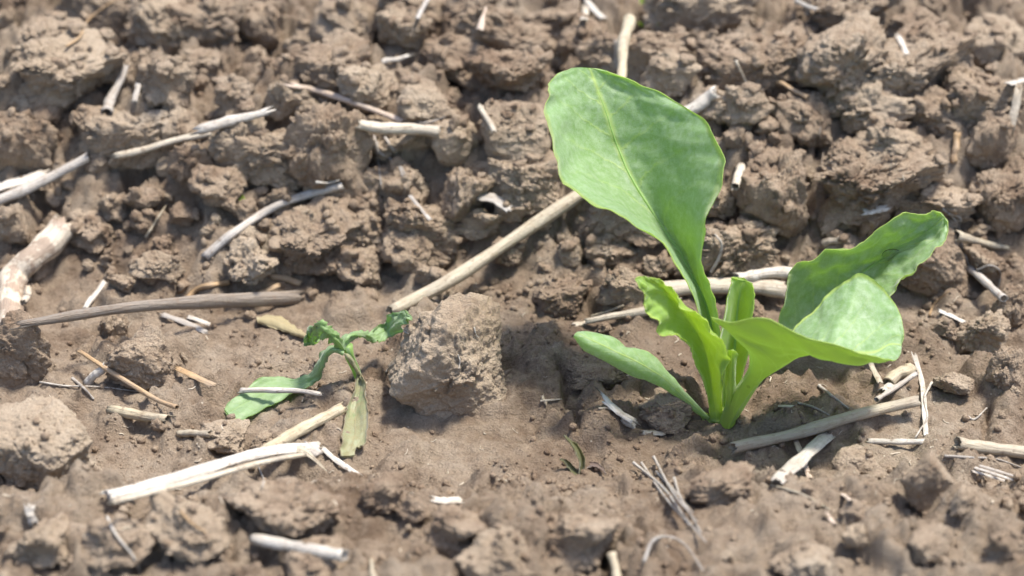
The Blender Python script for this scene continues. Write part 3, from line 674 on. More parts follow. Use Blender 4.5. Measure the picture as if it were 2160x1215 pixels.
# ------------------------------------------------------------------ leaves
def leaf(name, rows, mat, parent, nu=56, nv=23, th=0.00045, rib=0.0007, wave=0.0006, freq=9.0, flip=False, seed=0, ptfn=None, label=None, ribw=0.11, petw=0.0, nib=0.0, midrib=None, pucker=0.0):
    """rows: from the foot to the tip, each (left margin, midrib, right margin); every entry (px, py, depth)"""
    fn = ptfn or (lambda a: at_y(*a))
    rw = np.array([[fn(q) for q in r] for r in rows])           # rows x 3 x 3
    ctr = np.stack([crom(rw[:, j], nu) for j in range(rw.shape[1])], 1)
    m = rw.shape[1]
    vs = np.linspace(-1, 1, nv); us = np.linspace(0, 1, nu)
    S = np.zeros((nu, nv, 3))
    for i in range(nu):
        if m == 3:
            a, b, c = ctr[i]
            w0 = vs * (vs - 1) / 2; w1 = 1 - vs * vs; w2 = vs * (vs + 1) / 2
            S[i] = np.outer(w0, a) + np.outer(w1, b) + np.outer(w2, c)
        else:
            S[i] = crom(ctr[i], nv)
    du = np.gradient(S, axis=0); dv = np.gradient(S, axis=1)
    N = np.cross(du, dv); N /= np.linalg.norm(N, axis=2)[..., None] + 1e-12
    if flip: N = -N
    g = np.stack([np.repeat(us[:, None], nv, 1).ravel() * freq + seed, np.repeat(vs[None], nu, 0).ravel() * 2.2, np.full(nu * nv, seed * 1.7)], 1)
    wv = (fbm(g, 3, seed, 0.5)).reshape(nu, nv) * (0.25 + np.abs(vs)[None] ** 2) * wave * (np.clip(us * 4, 0, 1) * np.clip((1 - us) * 8, 0.15, 1))[:, None]
    # quilting between the side veins
    g2 = np.stack([g[:, 0] / freq * 13 + seed, g[:, 1] * 2.0 + 3, g[:, 2]], 1)
    S = S + N * (wv + pucker * 2.0 * fbm(g2, 2, seed + 6).reshape(nu, nv) * (np.clip(us * 3 - 0.6, 0, 1) * np.clip((1 - us) * 5, 0, 1))[:, None])[..., None]
    # nibbled, slightly uneven margin
    side_dir = dv / (np.linalg.norm(dv, axis=2)[..., None] + 1e-12)
    jag = fbm(np.stack([us * 13 + seed, np.full(nu, 0.5), np.full(nu, seed * 1.0)], 1), 3, seed + 3) 
    jag2 = fbm(np.stack([us * 13 + seed, np.full(nu, 7.5), np.full(nu, seed * 1.0)], 1), 3, seed + 4)
    mw = np.abs(vs) ** 6
    amp = (0.00045 + nib) * np.clip(us * 2.5 - 0.4, 0, 1)
    S = S + side_dir * (np.where(vs[None] > 0, jag2[:, None], -jag[:, None]) * mw[None] * amp[:, None])[..., None]
    half = (th / 2 + rib * np.exp(-(vs / ribw) ** 2)[None] * (1 - us * 0.85)[:, None] + petw * (1 - us)[:, None] ** 3 * (1 - vs[None] ** 2)) 
    half = half * (1 - 0.75 * np.abs(vs)[None] ** 10)
    top = S + N * (th / 2) * (1 - 0.75 * np.abs(vs)[None] ** 10)[..., None] - N * (rib * 0.08 * np.exp(-(vs / 0.06) ** 2)[None] * (1 - us)[:, None])[..., None]
    bot = S - N * half[..., None]
    V = np.concatenate([top.reshape(-1, 3), bot.reshape(-1, 3)])
    uv1 = np.stack([np.repeat(us[:, None], nv, 1).ravel(), np.repeat(vs[None], nu, 0).ravel()], 1)
    n1 = nu * nv; F = []
    for i in range(nu - 1):
        for j in range(nv - 1):
            a = i * nv + j; q = (a, a + 1, a + nv + 1, a + nv)
            q = q if flip else q[::-1]
            F.append(q); F.append(tuple(n1 + k for k in q[::-1]))
    ring = [j for j in range(nv)] + [i * nv + nv - 1 for i in range(1, nu)] + [(nu - 1) * nv + j for j in range(nv - 2, -1, -1)] + [i * nv for i in range(nu - 2, 0, -1)]
    for a, b in zip(ring, ring[1:] + ring[:1]):
        q = (a, b, n1 + b, n1 + a); F.append(q[::-1] if not flip else q)
    side = np.concatenate([np.zeros(n1), np.ones(n1)])
    me = mesh_from(name, V, np.array(F), True, np.concatenate([uv1, uv1]), {'side': side})
    o = link(name, me, mat, parent)
    if label: o['label'] = label
    if midrib:
        c = nv // 2; i0, i1 = int(nu * midrib[0]), int(nu * midrib[1])
        rb = S[i0:i1:2, c] + N[i0:i1:2, c] * (th * 0.3)
        link('midrib', cord('midrib', rb, midrib[2], midrib[2] * 0.2, 8), M_RIB, o)
    return o, S
def mm(rows): return [[(a[0], a[1], a[2] * 0.001) for a in r] for r in rows]
def empty(name, loc=(0, 0, 0)):
    o = bpy.data.objects.new(name, None); o.empty_display_size = 0.01; COL.objects.link(o); return o

# healthy seedling: depth is millimetres behind (+) or in front of (-) its foot
plant = empty('beet_seedling')
tag(plant, 'healthy bright green beet seedling with upright rounded leaves growing from the furrow', 'seedling')
leaf('leaf', mm([
    [(1508, 880, 3.2), (1517, 884, 3.8), (1528, 880, 3.2)],
    [(1496, 790, 4.8), (1512, 790, 6.4), (1530, 790, 4.8)],
    [(1482, 705, 6.4), (1503, 705, 10.4), (1520, 705, 6.4)],
    [(1470, 650, 7.2), (1490, 645, 12.8), (1508, 650, 7.2)],
    [(1440, 577, 7.2), (1462, 590, 16.0), (1492, 600, 9.6)],
    [(1393, 513, 6.4), (1432, 532, 20.8), (1483, 545, 11.2)],
    [(1327, 467, 6.4), (1390, 470, 26.4), (1482, 495, 11.2)],
    [(1262, 434, 8.0), (1352, 412, 30.4), (1497, 445, 11.2)],
    [(1212, 402, 11.2), (1325, 362, 33.6), (1518, 395, 12.8)],
    [(1183, 362, 14.4), (1306, 318, 36.8), (1529, 345, 16.0)],
    [(1162, 308, 19.2), (1292, 280, 38.4), (1508, 292, 22.4)],
    [(1155, 250, 24.0), (1279, 240, 40.0), (1482, 250, 28.8)],
    [(1153, 212, 28.8), (1266, 205, 41.6), (1430, 217, 35.2)],
    [(1158, 181, 33), (1254, 176, 43), (1375, 188, 39.5)],
    [(1174, 157, 38), (1247, 154, 44), (1322, 167, 42.5)],
    [(1204, 144, 42), (1240, 143, 44.3), (1276, 149, 44)]]),
    M_LEAF, plant, nu=110, nv=41, th=0.0005, rib=0.0010, wave=0.0012, freq=11, seed=3, flip=True, label='tall spoon shaped leaf, pale on its left half', ribw=0.13, nib=0.0009, midrib=(0.05, 0.85, 0.00050), pucker=0.0003)
leaf('leaf', mm([
    [(1530, 880, 4), (1540, 882, 4), (1550, 878, 4)],
    [(1580, 790, 12), (1590, 795, 12.5), (1604, 800, 12)],
    [(1632, 715, 21.0), (1650, 735, 19.0), (1668, 745, 16.0)],
    [(1642, 665, 22.0), (1690, 690, 23.0), (1720, 715, 16.0)],
    [(1653, 610, 22.0), (1728, 650, 26.0), (1775, 690, 16.0)],
    [(1672, 565, 22.0), (1765, 615, 28.0), (1830, 660, 16.0)],
    [(1722, 538, 23.0), (1805, 587, 29.0), (1870, 630, 17.0)],
    [(1786, 518, 24.0), (1842, 560, 30.0), (1890, 605, 18.0)],
    [(1840, 490, 25.0), (1882, 533, 30.0), (1925, 578, 19.0)],
    [(1888, 465, 26.0), (1925, 507, 30.0), (1962, 545, 21.0)],
    [(1936, 450, 28.0), (1962, 485, 30.0), (1988, 515, 24.0)],
    [(1972, 446, 29.0), (1986, 463, 30.0), (1999, 488, 27.0)],
    [(1985, 449, 29.0), (1992, 457, 30.0), (1999, 468, 28.5)]]),
    M_LEAF, plant, nu=90, nv=33, th=0.0005, rib=0.0008, wave=0.0015, freq=13, seed=8, flip=True, label='long wavy leaf stretched out to the right', nib=0.0005, midrib=(0.1, 0.88, 0.00045), pucker=0.0008)
leaf('leaf', mm([
    [(1521, 893, -1.2), (1533, 897, -2.6), (1548, 893, -1.2)],
    [(1525, 868, -1.5), (1542, 873, -3.4), (1563, 868, -1)],
    [(1545, 828, -3), (1566, 833, -5.2), (1592, 822, -2)],
    [(1570, 790, -5), (1592, 800, -7.5), (1618, 786, -2)],
    [(1582, 758, -8), (1617, 782, -9.5), (1640, 752, -1)],
    [(1572, 722, -11), (1635, 770, -10.5), (1660, 715, 1)],
    [(1533, 692, -12), (1652, 760, -11.5), (1676, 694, 3)],
    [(1500, 671, -12), (1668, 752, -12), (1690, 680, 4)],
    [(1540, 681, -14), (1686, 746, -12), (1712, 658, 5)],
    [(1590, 670, -16), (1704, 742, -12), (1735, 636, 6)],
    [(1632, 678, -18), (1726, 742, -12), (1758, 610, 7)],
    [(1688, 705, -19), (1752, 745, -12), (1785, 590, 7)],
    [(1745, 722, -19), (1782, 747, -11), (1815, 578, 7)],
    [(1800, 738, -18), (1815, 745, -10), (1842, 592, 6)],
    [(1845, 752, -16), (1848, 742, -8), (1872, 618, 5)],
    [(1878, 760, -13), (1876, 728, -5), (1896, 655, 3)],
    [(1892, 758, -9), (1894, 728, -4), (1905, 690, 0)],
    [(1898, 748, -6), (1901, 730, -4), (1907, 708, -2)]]),
    M_LEAF, plant, nu=110, nv=37, th=0.0005, rib=0.0006, wave=0.0008, freq=8, seed=14, flip=False, label='cupped leaf showing its yellow green underside on a stout stalk', ribw=0.16, petw=0.0009, pucker=0.0004)
leaf('leaf', mm([
    [(1526, 880, 1.2), (1536, 884, 1.6), (1548, 878, 1.2)],
    [(1520, 800, 1), (1545, 800, 3.8), (1566, 795, 1)],
    [(1518, 740, 1), (1549, 740, 5), (1581, 738, 1)],
    [(1524, 690, 2), (1552, 690, 6), (1585, 690, 2)],
    [(1532, 645, 3), (1556, 645, 7), (1588, 650, 3)],
    [(1538, 610, 4), (1562, 610, 7.5), (1591, 618, 4)],
    [(1545, 590, 5), (1566, 592, 8), (1590, 602, 5)],
    [(1554, 587, 6), (1568, 590, 8), (1586, 597, 6)]]),
    M_YOUNG, plant, nu=60, nv=21, th=0.0006, rib=0.0006, wave=0.0005, freq=6, seed=21, flip=True, label='short upright folded leaf in the middle of the plant', midrib=(0.1, 0.85, 0.0004))
leaf('leaf', mm([
    [(1500, 885, -0.8), (1512, 889, -1.6), (1526, 885, -0.6)],
    [(1490, 830, -2.5), (1506, 832, -1.2), (1522, 826, -3.2)],
    [(1474, 780, -4.5), (1499, 779, -1.0), (1532, 788, -7.5)],
    [(1456, 740, -6), (1491, 739, -0.6), (1530, 752, -8.6)],
    [(1432, 712, -7), (1475, 704, -0.8), (1515, 717, -8.5)],
    [(1400, 706, -8), (1455, 676, -1.4), (1494, 688, -7.5)],
    [(1392, 682, -8.5), (1436, 654, -2), (1470, 668, -6.2)],
    [(1366, 662, -9), (1416, 630, -3), (1440, 648, -5.6)],
    [(1358, 642, -9), (1400, 612, -4), (1420, 626, -5.4)],
    [(1360, 624, -9), (1383, 600, -5.4), (1404, 604, -5.6)],
    [(1348, 604, -8.4), (1364, 590, -6.4), (1382, 590, -6)],
    [(1338, 590, -7.6), (1347, 584, -7), (1360, 583, -6.4)]]),
    M_YOUNG, plant, nu=90, nv=27, th=0.00055, rib=0.0006, wave=0.0018, freq=9, seed=27, flip=True, label='curled young leaf with wavy margins leaning left', petw=0.0005)
leaf('leaf', mm([
    [(1494, 882, 0.5), (1500, 887, -0.3), (1512, 892, 0)],
    [(1466, 850, 0.5), (1470, 861, -0.8), (1474, 874, 0.2)],
    [(1436, 816, 0.5), (1436, 832, -1.4), (1438, 848, -0.5)],
    [(1408, 785, 0.5), (1402, 801, -2.0), (1406, 822, -1.8)],
    [(1386, 757, 1), (1368, 778, -2.5), (1372, 806, -2.6)],
    [(1354, 738, 1), (1334, 759, -3), (1332, 790, -3.2)],
    [(1322, 733, 1), (1300, 744, -3.4), (1288, 769, -3.6)],
    [(1300, 714, 1), (1272, 730, -3.6), (1252, 750, -3.8)],
    [(1265, 704, 0.5), (1245, 718, -3.6), (1228, 733, -3.8)],
    [(1235, 701, -0.5), (1225, 708, -3.4), (1216, 718, -3.4)],
    [(1220, 702, -1.5), (1214, 706, -3), (1211, 710, -3)]]),
    M_LEAF, plant, nu=70, nv=23, th=0.0007, rib=0.0003, wave=0.0004, freq=7, seed=33, label='low narrow seed leaf reaching left over the soil', petw=0.0006, nib=0.0002)
leaf('leaf', mm([
    [(1528, 885, -2), (1536, 885, -3.4), (1546, 885, -2)],
    [(1532, 830, -3), (1541, 830, -4.8), (1550, 830, -3)],
    [(1533, 780, -4), (1542, 780, -6.0), (1551, 780, -4)],
    [(1533, 752, -4.4), (1543, 750, -6.4), (1555, 752, -4.4)],
    [(1536, 740, -5.0), (1546, 738, -6.4), (1556, 744, -5.0)]]),
    M_YOUNG, plant, nu=30, nv=13, th=0.0007, rib=0.0004, wave=0.0003, seed=41, flip=True, label='tiny rolled new leaf at the heart')
crown = cord('crown', [at_y(1520, 860, 0.001), at_y(1524, 885, 0.0005), at_y(1528, 905, 0.0), at_y(1529, 935, 0.0005)], 0.0026, 0.0021, 14)
link('crown', crown, M_YOUNG, plant)

# drop of water held on the long right leaf
def droplet():
    V, F = ico(4); v = V.copy(); v[:, 2] = np.where(v[:, 2] < 0, v[:, 2] * 0.15, v[:, 2] * 0.42)
    t = NT('water'); b = t.n('ShaderNodeBsdfPrincipled'); b.inputs['Base Color'].default_value = (1, 1, 1, 1); b.inputs['Roughness'].default_value = 0.02
    b.inputs['Transmission Weight'].default_value = 1.0; b.inputs['IOR'].default_value = 1.33; t.l(b.outputs[0], t.out.inputs[0])
    o = link('water_drop', mesh_from('water_drop', v, F), t.m)
    bpy.context.view_layer.update(); dg = bpy.context.evaluated_depsgraph_get()
    ok, loc, nor, *_ = SC.ray_cast(dg, Vector(CAM), Vector(ray(1882, 538)).normalized())
    o.location = loc; o.rotation_euler = nor.to_track_quat('Z', 'Y').to_euler(); o.scale = (0.0022, 0.0016, 0.0016)
    tag(o, 'clear flat water drop lying on the long right hand leaf', 'water drop')

# wilted seedling: third number is height above the soil in millimetres
def gs(a): return on_soil(a[0], a[1], a[2], True)
def z5(rows):                                   # coordinates read from an enlarged view of the photograph
    return [[(440 + a[0] / 3.038, 600 + a[1] / 3.038, a[2] * 0.001) for a in r] for r in rows]
wilt = empty('wilted_seedling')
cr = gs((440 + 868 / 3.038, 600 + 435 / 3.038, 0.009))
wilt.location = (0, 0, 0)
tag(wilt, 'wilted collapsed seedling with limp green and brown leaves beside the big clod', 'seedling')
leaf('leaf', z5([
    [(868, 420, 9), (865, 436, 9.6), (862, 455, 9)],
    [(815, 398, 10), (812, 414, 10.8), (806, 432, 9.6)],
    [(765, 408, 9.4), (766, 430, 10.2), (772, 452, 8.4)],
    [(722, 452, 7.6), (735, 475, 8.6), (752, 492, 6.6)],
    [(692, 510, 5.8), (712, 528, 6.6), (728, 545, 4.8)],
    [(672, 552, 4.2), (690, 580, 4.4), (706, 596, 3.2)],
    [(620, 578, 3.2), (644, 614, 2.8), (676, 636, 2.4)],
    [(545, 602, 2.6), (575, 640, 1.9), (618, 668, 1.8)],
    [(460, 588, 2.4), (480, 655, 1.5), (530, 705, 1.5)],
    [(370, 594, 2.4), (390, 690, 1.4), (440, 752, 1.4)],
    [(290, 634, 2.2), (310, 730, 1.4), (345, 800, 1.4)],
    [(215, 694, 2.0), (230, 770, 1.4), (265, 840, 1.4)],
    [(140, 742, 1.8), (165, 800, 1.4), (200, 868, 1.4)],
    [(106, 785, 1.6), (130, 825, 1.4), (165, 878, 1.4)],
    [(110, 812, 1.5), (130, 845, 1.4), (152, 868, 1.4)]]),
    M_WILT, wilt, nu=80, nv=21, th=0.00045, rib=0.0002, wave=0.0013, freq=11, seed=52, ptfn=gs, label='limp green leaf lying flat to the left')
leaf('leaf', z5([
    [(852, 430, 9), (862, 425, 9.4), (872, 415, 9)],
    [(815, 395, 11), (832, 375, 12.5), (850, 370, 11)],
    [(760, 352, 13), (790, 325, 15.2), (822, 335, 13.5)],
    [(716, 330, 14), (742, 285, 17), (780, 290, 15.5)],
    [(700, 335, 13), (712, 258, 17.4), (756, 258, 17)],
    [(706, 362, 10.5), (685, 272, 15.4), (715, 235, 18)],
    [(690, 378, 9), (660, 310, 12), (690, 250, 16.5)],
    [(660, 388, 8), (640, 335, 10), (655, 295, 13.5)],
    [(632, 392, 7.4), (625, 360, 8.8), (632, 318, 11.5)],
    [(616, 362, 8), (612, 356, 8.4), (610, 350, 9)]]),
    M_WILT, wilt, nu=60, nv=21, th=0.00045, rib=0.0003, wave=0.0028, freq=15, seed=57, ptfn=gs, label='crumpled drooping leaf folded over itself')
leaf('leaf', z5([
    [(848, 420, 9), (858, 424, 9.6), (872, 425, 9)],
    [(848, 365, 10.4), (862, 375, 11), (882, 388, 10)],
    [(885, 322, 11.2), (895, 336, 12), (910, 356, 10.6)],
    [(945, 303, 11.2), (952, 318, 12), (960, 338, 10.6)],
    [(1010, 305, 10), (1010, 326, 10.4), (1010, 346, 9)],
    [(1050, 290, 9), (1056, 335, 8.4), (1062, 364, 7.6)],
    [(1088, 262, 8.8), (1106, 310, 7.6), (1112, 370, 7.4)],
    [(1140, 236, 8.6), (1150, 280, 7.6), (1158, 330, 7.8)],
    [(1170, 190, 11), (1196, 240, 12), (1214, 285, 13)],
    [(1218, 172, 14), (1245, 210, 15), (1262, 246, 16)],
    [(1265, 178, 17), (1280, 200, 17), (1295, 228, 18)],
    [(1294, 200, 18), (1298, 208, 18), (1300, 216, 18)]]),
    M_WILT, wilt, nu=70, nv=19, th=0.00045, rib=0.0003, wave=0.0020, freq=14, seed=61, flip=True, ptfn=gs, label='thin stalked leaf drooping onto the big clod')
leaf('leaf', z5([
    [(866, 440, 9), (878, 446, 9.6), (892, 446, 9)],
    [(884, 468, 8.6), (898, 472, 9), (910, 462, 8.4)],
    [(918, 510, 6.8), (926, 510, 7), (936, 506, 6.6)],
    [(940, 560, 4.6), (956, 562, 4.8), (972, 560, 4.6)],
    [(950, 600, 3.6), (972, 598, 3.2), (996, 608, 4.0)],
    [(938, 680, 2.4), (972, 680, 1.6), (1002, 670, 3.4)],
    [(892, 778, 2.0), (950, 780, 1.2), (1006, 760, 3.2)],
    [(866, 870, 1.8), (940, 870, 1.0), (1014, 850, 3.0)],
    [(857, 960, 1.6), (938, 960, 0.9), (1018, 940, 2.8)],
    [(842, 1040, 1.5), (915, 1040, 0.9), (1004, 1018, 2.2)],
    [(842, 1080, 1.5), (895, 1082, 0.9), (952, 1046, 1.4)],
    [(852, 1100, 1.5), (890, 1104, 1.0), (934, 1098, 1.2)]]),
    M_DEAD, wilt, nu=70, nv=19, th=0.0005, rib=0.0004, wave=0.0010, freq=8, seed=66, ptfn=gs, label='shrivelled brown leaf hanging forward')
st = cord('stem', [cr + np.array((0.0008, 0.001, 0.001)), cr + np.array((0.001, 0.0015, -0.002)), cr + np.array((0.002, 0.003, -0.006)), np.array((cr[0] + 0.003, cr[1] + 0.004, hgt(cr[0] + 0.003, cr[1] + 0.004) - 0.002))], 0.0011, 0.0008, 10)
link('stem', st, M_WILT, wilt)

# ------------------------------------------------------------------ little weeds
def blade_leaf(path, w, mat, parent, lift0, lift1, seed, name='leaf'):
    n = 6; uv = crom(path, n); rows = []
    for i in range(n):
        a = uv[i]; b = uv[min(i + 1, n - 1)] - uv[max(i - 1, 0)]; b = b / (np.linalg.norm(b) + 1e-9); nr = np.array((-b[1], b[0]))
        ww = w / 2 * (0.35, 0.8, 1.0, 0.9, 0.55, 0.05)[i]; lf = lift0 + (lift1 - lift0) * i / (n - 1)
        l_, r_ = a - nr * ww, a + nr * ww
        rows.append([(l_[0], l_[1], lf), (a[0], a[1], lf - 0.0006 * ww / 8), (r_[0], r_[1], lf)])
    return leaf(name, rows, mat, parent, nu=22, nv=9, th=0.00035, rib=0.0002, wave=0.0003, seed=seed, ptfn=gs)[0]
sp = empty('grass_sprout'); tag(sp, 'tiny dying grass sprout with brown tinged leaves on the smooth furrow floor', 'sprout')
blade_leaf([(1222, 1005), (1228, 975), (1215, 945), (1190, 918)], 13, M_SPROUT, sp, -0.0008, 0.008, 1)
blade_leaf([(1220, 1005), (1208, 990), (1195, 975), (1182, 968)], 12, M_SPROUT, sp, -0.0008, 0.003, 2)
blade_leaf([(1222, 1005), (1240, 982), (1262, 982), (1278, 1000)], 11, M_PURPLE, sp, -0.0008, 0.001, 3)
sp = empty('weed_sprout'); tag(sp, 'small yellow green weed sprout among dark crumbs in front of the bent grey straw', 'sprout')
blade_leaf([(540, 402), (525, 410), (508, 422), (492, 433)], 13, M_YOUNG, sp, -0.0005, 0.003, 4)
blade_leaf([(540, 404), (542, 392), (541, 378), (538, 362)], 9, M_SPROUT, sp, -0.0005, 0.005, 5)
sp = empty('weed_sprout'); tag(sp, 'tiny blurred green weed beside the upright flat straw', 'sprout')
blade_leaf([(1388, 72), (1372, 60), (1358, 52), (1345, 48)], 14, M_YOUNG, sp, -0.0008, 0.003, 6)
blade_leaf([(1388, 72), (1400, 70), (1412, 72), (1424, 74)], 12, M_YOUNG, sp, -0.0008, 0.002, 7)
blade_leaf([(1388, 74), (1386, 66), (1384, 58), (1388, 50)], 8, M_YOUNG, sp, -0.0008, 0.004, 9)
sp = empty('weed_sprout'); tag(sp, 'tiny green speck of a weed on the far soil above the upright flat straw', 'sprout')
blade_leaf([(1362, 14), (1358, 8), (1354, 2), (1352, -8)], 12, M_YOUNG, sp, -0.0008, 0.003, 8)
sp = empty('beet_seedling'); tag(sp, 'neighbouring seedling showing only a green leaf edge at the picture border', 'seedling')
leaf('leaf', mm([[(2215, 520, 95), (2220, 520, 96), (2226, 520, 95)], [(2195, 420, 97), (2215, 420, 101), (2235, 420, 97)], [(2160, 315, 98), (2210, 320, 104), (2260, 320, 98)],
                 [(2150, 262, 99), (2200, 255, 106), (2260, 260, 99)], [(2165, 215, 101), (2200, 210, 106), (2240, 215, 101)], [(2190, 190, 104), (2200, 188, 106), (2215, 192, 104)]]), M_LEAF, sp, nu=40, nv=17, seed=71)
ft = at_y(2220, 520, 0.096)
link('stem', cord('stem', [ft + np.array((0, 0, 0.003)), ft, np.array((ft[0], ft[1], min(ft[2] - 0.004, hgt(ft[0], ft[1]) - 0.003)))], 0.0012, 0.0012, 8), M_YOUNG, sp)

# ------------------------------------------------------------------ straw, stems and fibres lying about
straw('long round tan straw leaning up from the wilted plant to behind the tall leaf', [(828, 658), (1010, 545), (1300, 362)], 33, 'pipe', 'tan', 0.001, node=0.93, ground=True)
sp = empty('split_straw'); tag(sp, 'thick split white straw lying in front of the wilted seedling, torn at its upper end', 'straw')
straw('', [(230, 1042), (400, 1000), (560, 954), (668, 942)], 34, 'flat', 'white', 0.0004, parent=sp, name='upper_shaft', ridges=0.08, flat=0.45)
straw('', [(236, 1060), (400, 1018), (560, 974), (640, 958)], 15, 'flat', 'cream', parent=sp, name='lower_shaft', ridges=0.10, flat=0.7)
straw('', [(604, 944), (640, 952), (688, 992)], 26, 'ribbon', 'tan', 0.0035, parent=sp, name='torn_flap', taper=(1.2, 0.12), fray=0.3)
straw('', [(642, 940), (672, 958)], 24, 'ribbon', 'grey', 0.002, parent=sp, name='torn_end', fray=0.4)
straw('yellow round straw wedged behind the thick split white straw', [(556, 950), (640, 905), (716, 862)], 29, 'pipe', 'yellow', lift=0.001, fray=0.9)
sp = empty('stem_stub'); tag(sp, 'thick pale mottled stem stub rising behind the large rounded clod', 'stem')
p_ = [hit(20, 640)[0] - FWD * 0.002]
straw('', [(22, 660), (128, 480)], 74, 'pipe', 'bone', C=crom([on_soil(12, 690, 0.001), on_soil(34, 598, 0.004), on_soil(78, 538, 0.0055), on_soil(126, 484, 0.005)], 30), parent=sp, name='stem', taper=(0.9, 0.95), wall=0.85, fray=0.35, ridges=0.05, mat=M_STUB)
straw('', [(52, 636), (60, 612)], 18, 'pipe', 'bone', 0.005, parent=sp, name='bud_stub', wall=0.6)
sp = empty('leaf_blade_straw'); tag(sp, 'long dark grey brown folded leaf blade lying across the left of the furrow', 'dead leaf')
straw('', [(48, 683), (250, 652), (440, 636), (622, 628)], 36, 'ribbon', 'dark', 0.001, parent=sp, name='blade', taper=(0.55, 1.2), arc=120, up=(0, -1, 0.3))
straw('', [(480, 634), (540, 620), (584, 603)], 16, 'ribbon', 'rust', 0.002, parent=sp, name='torn_strip', taper=(0.6, 1.0))
straw('bent grey straw resting on a round clod in the bank', [(434, 540), (500, 490), (600, 428), (722, 392)], 21, 'pipe', 'grey', soft=True)
sp = empty('split_straw'); tag(sp, 'pale flat split straw pair poking in behind the mottled stem stub', 'straw')
straw('', [(-30, 436), (80, 388), (182, 334)], 26, 'half', 'grey', 0.001, parent=sp, name='strip')
straw('', [(-30, 405), (30, 385), (86, 368)], 30, 'ribbon', 'white', 0.001, parent=sp, name='strip')
sp = empty('sheathed_straw'); tag(sp, 'thin cream straw half inside a wider whitish sheath among bank clods', 'straw')
straw('', [(250, 328), (345, 303), (445, 280)], 17, 'pipe', 'cream', 0.001, parent=sp, name='stalk', fray=0.9)
straw('', [(430, 274), (490, 255), (556, 238)], 29, 'half', 'white', 0.001, parent=sp, name='sheath', fray=1.2, taper=(1, 0.7))
straw('hollow grey straw with its round open brown end facing out of the bank', [(224, 236), (238, 200), (262, 142)], 26, 'pipe', 'grey', 0.001, taper=(1.1, 0.55), node=0.02)
straw('short grey splinter standing beside the hollow grey straw', [(284, 212), (292, 178)], 12, 'ribbon', 'grey', 0.001)
straw('torn white straw shred lying over the tall ragged clod', [(622, 183), (670, 192), (740, 215), (848, 258)], 24, 'half', 'pink', 0.001, soft=True, taper=(0.7, 0.6), fray=2)
straw('short cut cream straw with a darker length behind it beside the pointed clod', [(758, 262), (830, 272), (922, 276)], 29, 'pipe', 'cream', 0.0005)
for q in ([(788, 285), (800, 320), (840, 345), (858, 375)], [(812, 290), (835, 325), (842, 350), (850, 372)], [(795, 300), (798, 340), (805, 400)]):
    straw('pale curved fibre hanging below the short cut cream straw', q, 7, 'fibre', 'grey', group='fibres below the cut straw', cat='fibre', name='fibre')
straw('upright flat tan straw rising behind the tall leaf', [(1308, 168), (1316, 100), (1326, 42)], 30, 'half', 'yellow', 0.001, taper=(0.7, 1.0))
straw('grey strip just beside the upright flat tan straw, shade put into its colour', [(1304, 145), (1300, 88)], 13, 'ribbon', 'grey')  # shadow beside the upright straw, put in as a grey strip
straw('white splinter on the far soil beyond the upright flat straw', [(1238, 2), (1252, 18), (1272, 38)], 15, 'ribbon', 'white', 0.0005)
straw('short yellow chip lying next to a white splinter on the far soil', [(1232, 42), (1236, 12)], 17, 'ribbon', 'cream')
straw('thin grey splinter in a dark cleft of the far soil', [(880, 38), (904, -6)], 10, 'ribbon', 'grey')
straw('pale pinkish splinter on a smooth far clod', [(1012, 62), (1024, 18)], 16, 'ribbon', 'pink', taper=(1.2, 0.3))
straw('small white husk lying on a clod in the bank', [(805, 132), (830, 126), (858, 120)], 20, 'half', 'white', taper=(0.7, 0.5), cat='husk', name='husk')
straw('short cream straw sliver right of the pointed clod', [(1014, 226), (1042, 278)], 12, 'half', 'cream')
straw('grey fibre lying behind the short cut cream straw', [(868, 262), (905, 258), (940, 246)], 7, 'fibre', 'grey', cat='fibre', name='fibre')
straw('flat grey straw chip on a clod beneath the tall leaf', [(1012, 412), (1046, 420), (1074, 438)], 30, 'ribbon', 'grey', arc=30, fray=0.5)
straw('thin grey splinter pointing into the dark gap left of the flat grey chip', [(866, 414), (906, 462)], 8, 'ribbon', 'grey')
straw('short white straw stub beside the right edge of the tall leaf', [(1552, 392), (1562, 350)], 20, 'pipe', 'cream')
straw('thin brown twig on the bank behind the big crusty clod', [(1640, 172), (1670, 188), (1704, 206)], 10, 'pipe', 'rust', cat='twig', name='twig')
straw('wiry root thread hanging down the big crusty clod', [(1730, 268), (1728, 300), (1736, 325), (1730, 360)], 6, 'fibre', 'dark', cat='fibre', name='fibre')
straw('white straw end showing beyond the right edge of the tall leaf', [(1420, 250), (1470, 220), (1508, 198)], 30, 'pipe', 'white', 0.0015)
sp = empty('straw_bundle'); tag(sp, 'broken tan straw lying behind the seedling stalks', 'straw')
straw('', [(1396, 614), (1500, 604), (1580, 602), (1652, 612)], 42, 'pipe', 'cream', 0.0005, parent=sp, name='straw_length', ridges=0.05, flat=0.8)
straw('', [(1556, 584), (1610, 580), (1676, 574)], 27, 'pipe', 'white', 0.002, parent=sp, name='straw_length', fray=0.8)
straw('pale round straw end lying left of the curled young leaf', [(1238, 676), (1330, 662), (1432, 640)], 24, 'pipe', 'cream', taper=(0.55, 1.1))
straw('thin forked twig above the pale round straw end', [(1248, 668), (1280, 658), (1316, 644)], 9, 'fibre', 'tan', 0.001, cat='twig', name='twig')
straw('small square straw crumb left of the pale round straw end', [(1214, 684), (1238, 680)], 14, 'ribbon', 'cream')
straw('tapered greenish straw behind the tip of the long right leaf', [(2018, 498), (2060, 508), (2124, 522)], 24, 'pipe', 'tan', taper=(1.1, 0.5))
straw('grey straw leaning down behind the right leaves', [(2046, 566), (2080, 598), (2118, 628)], 19, 'pipe', 'grey')
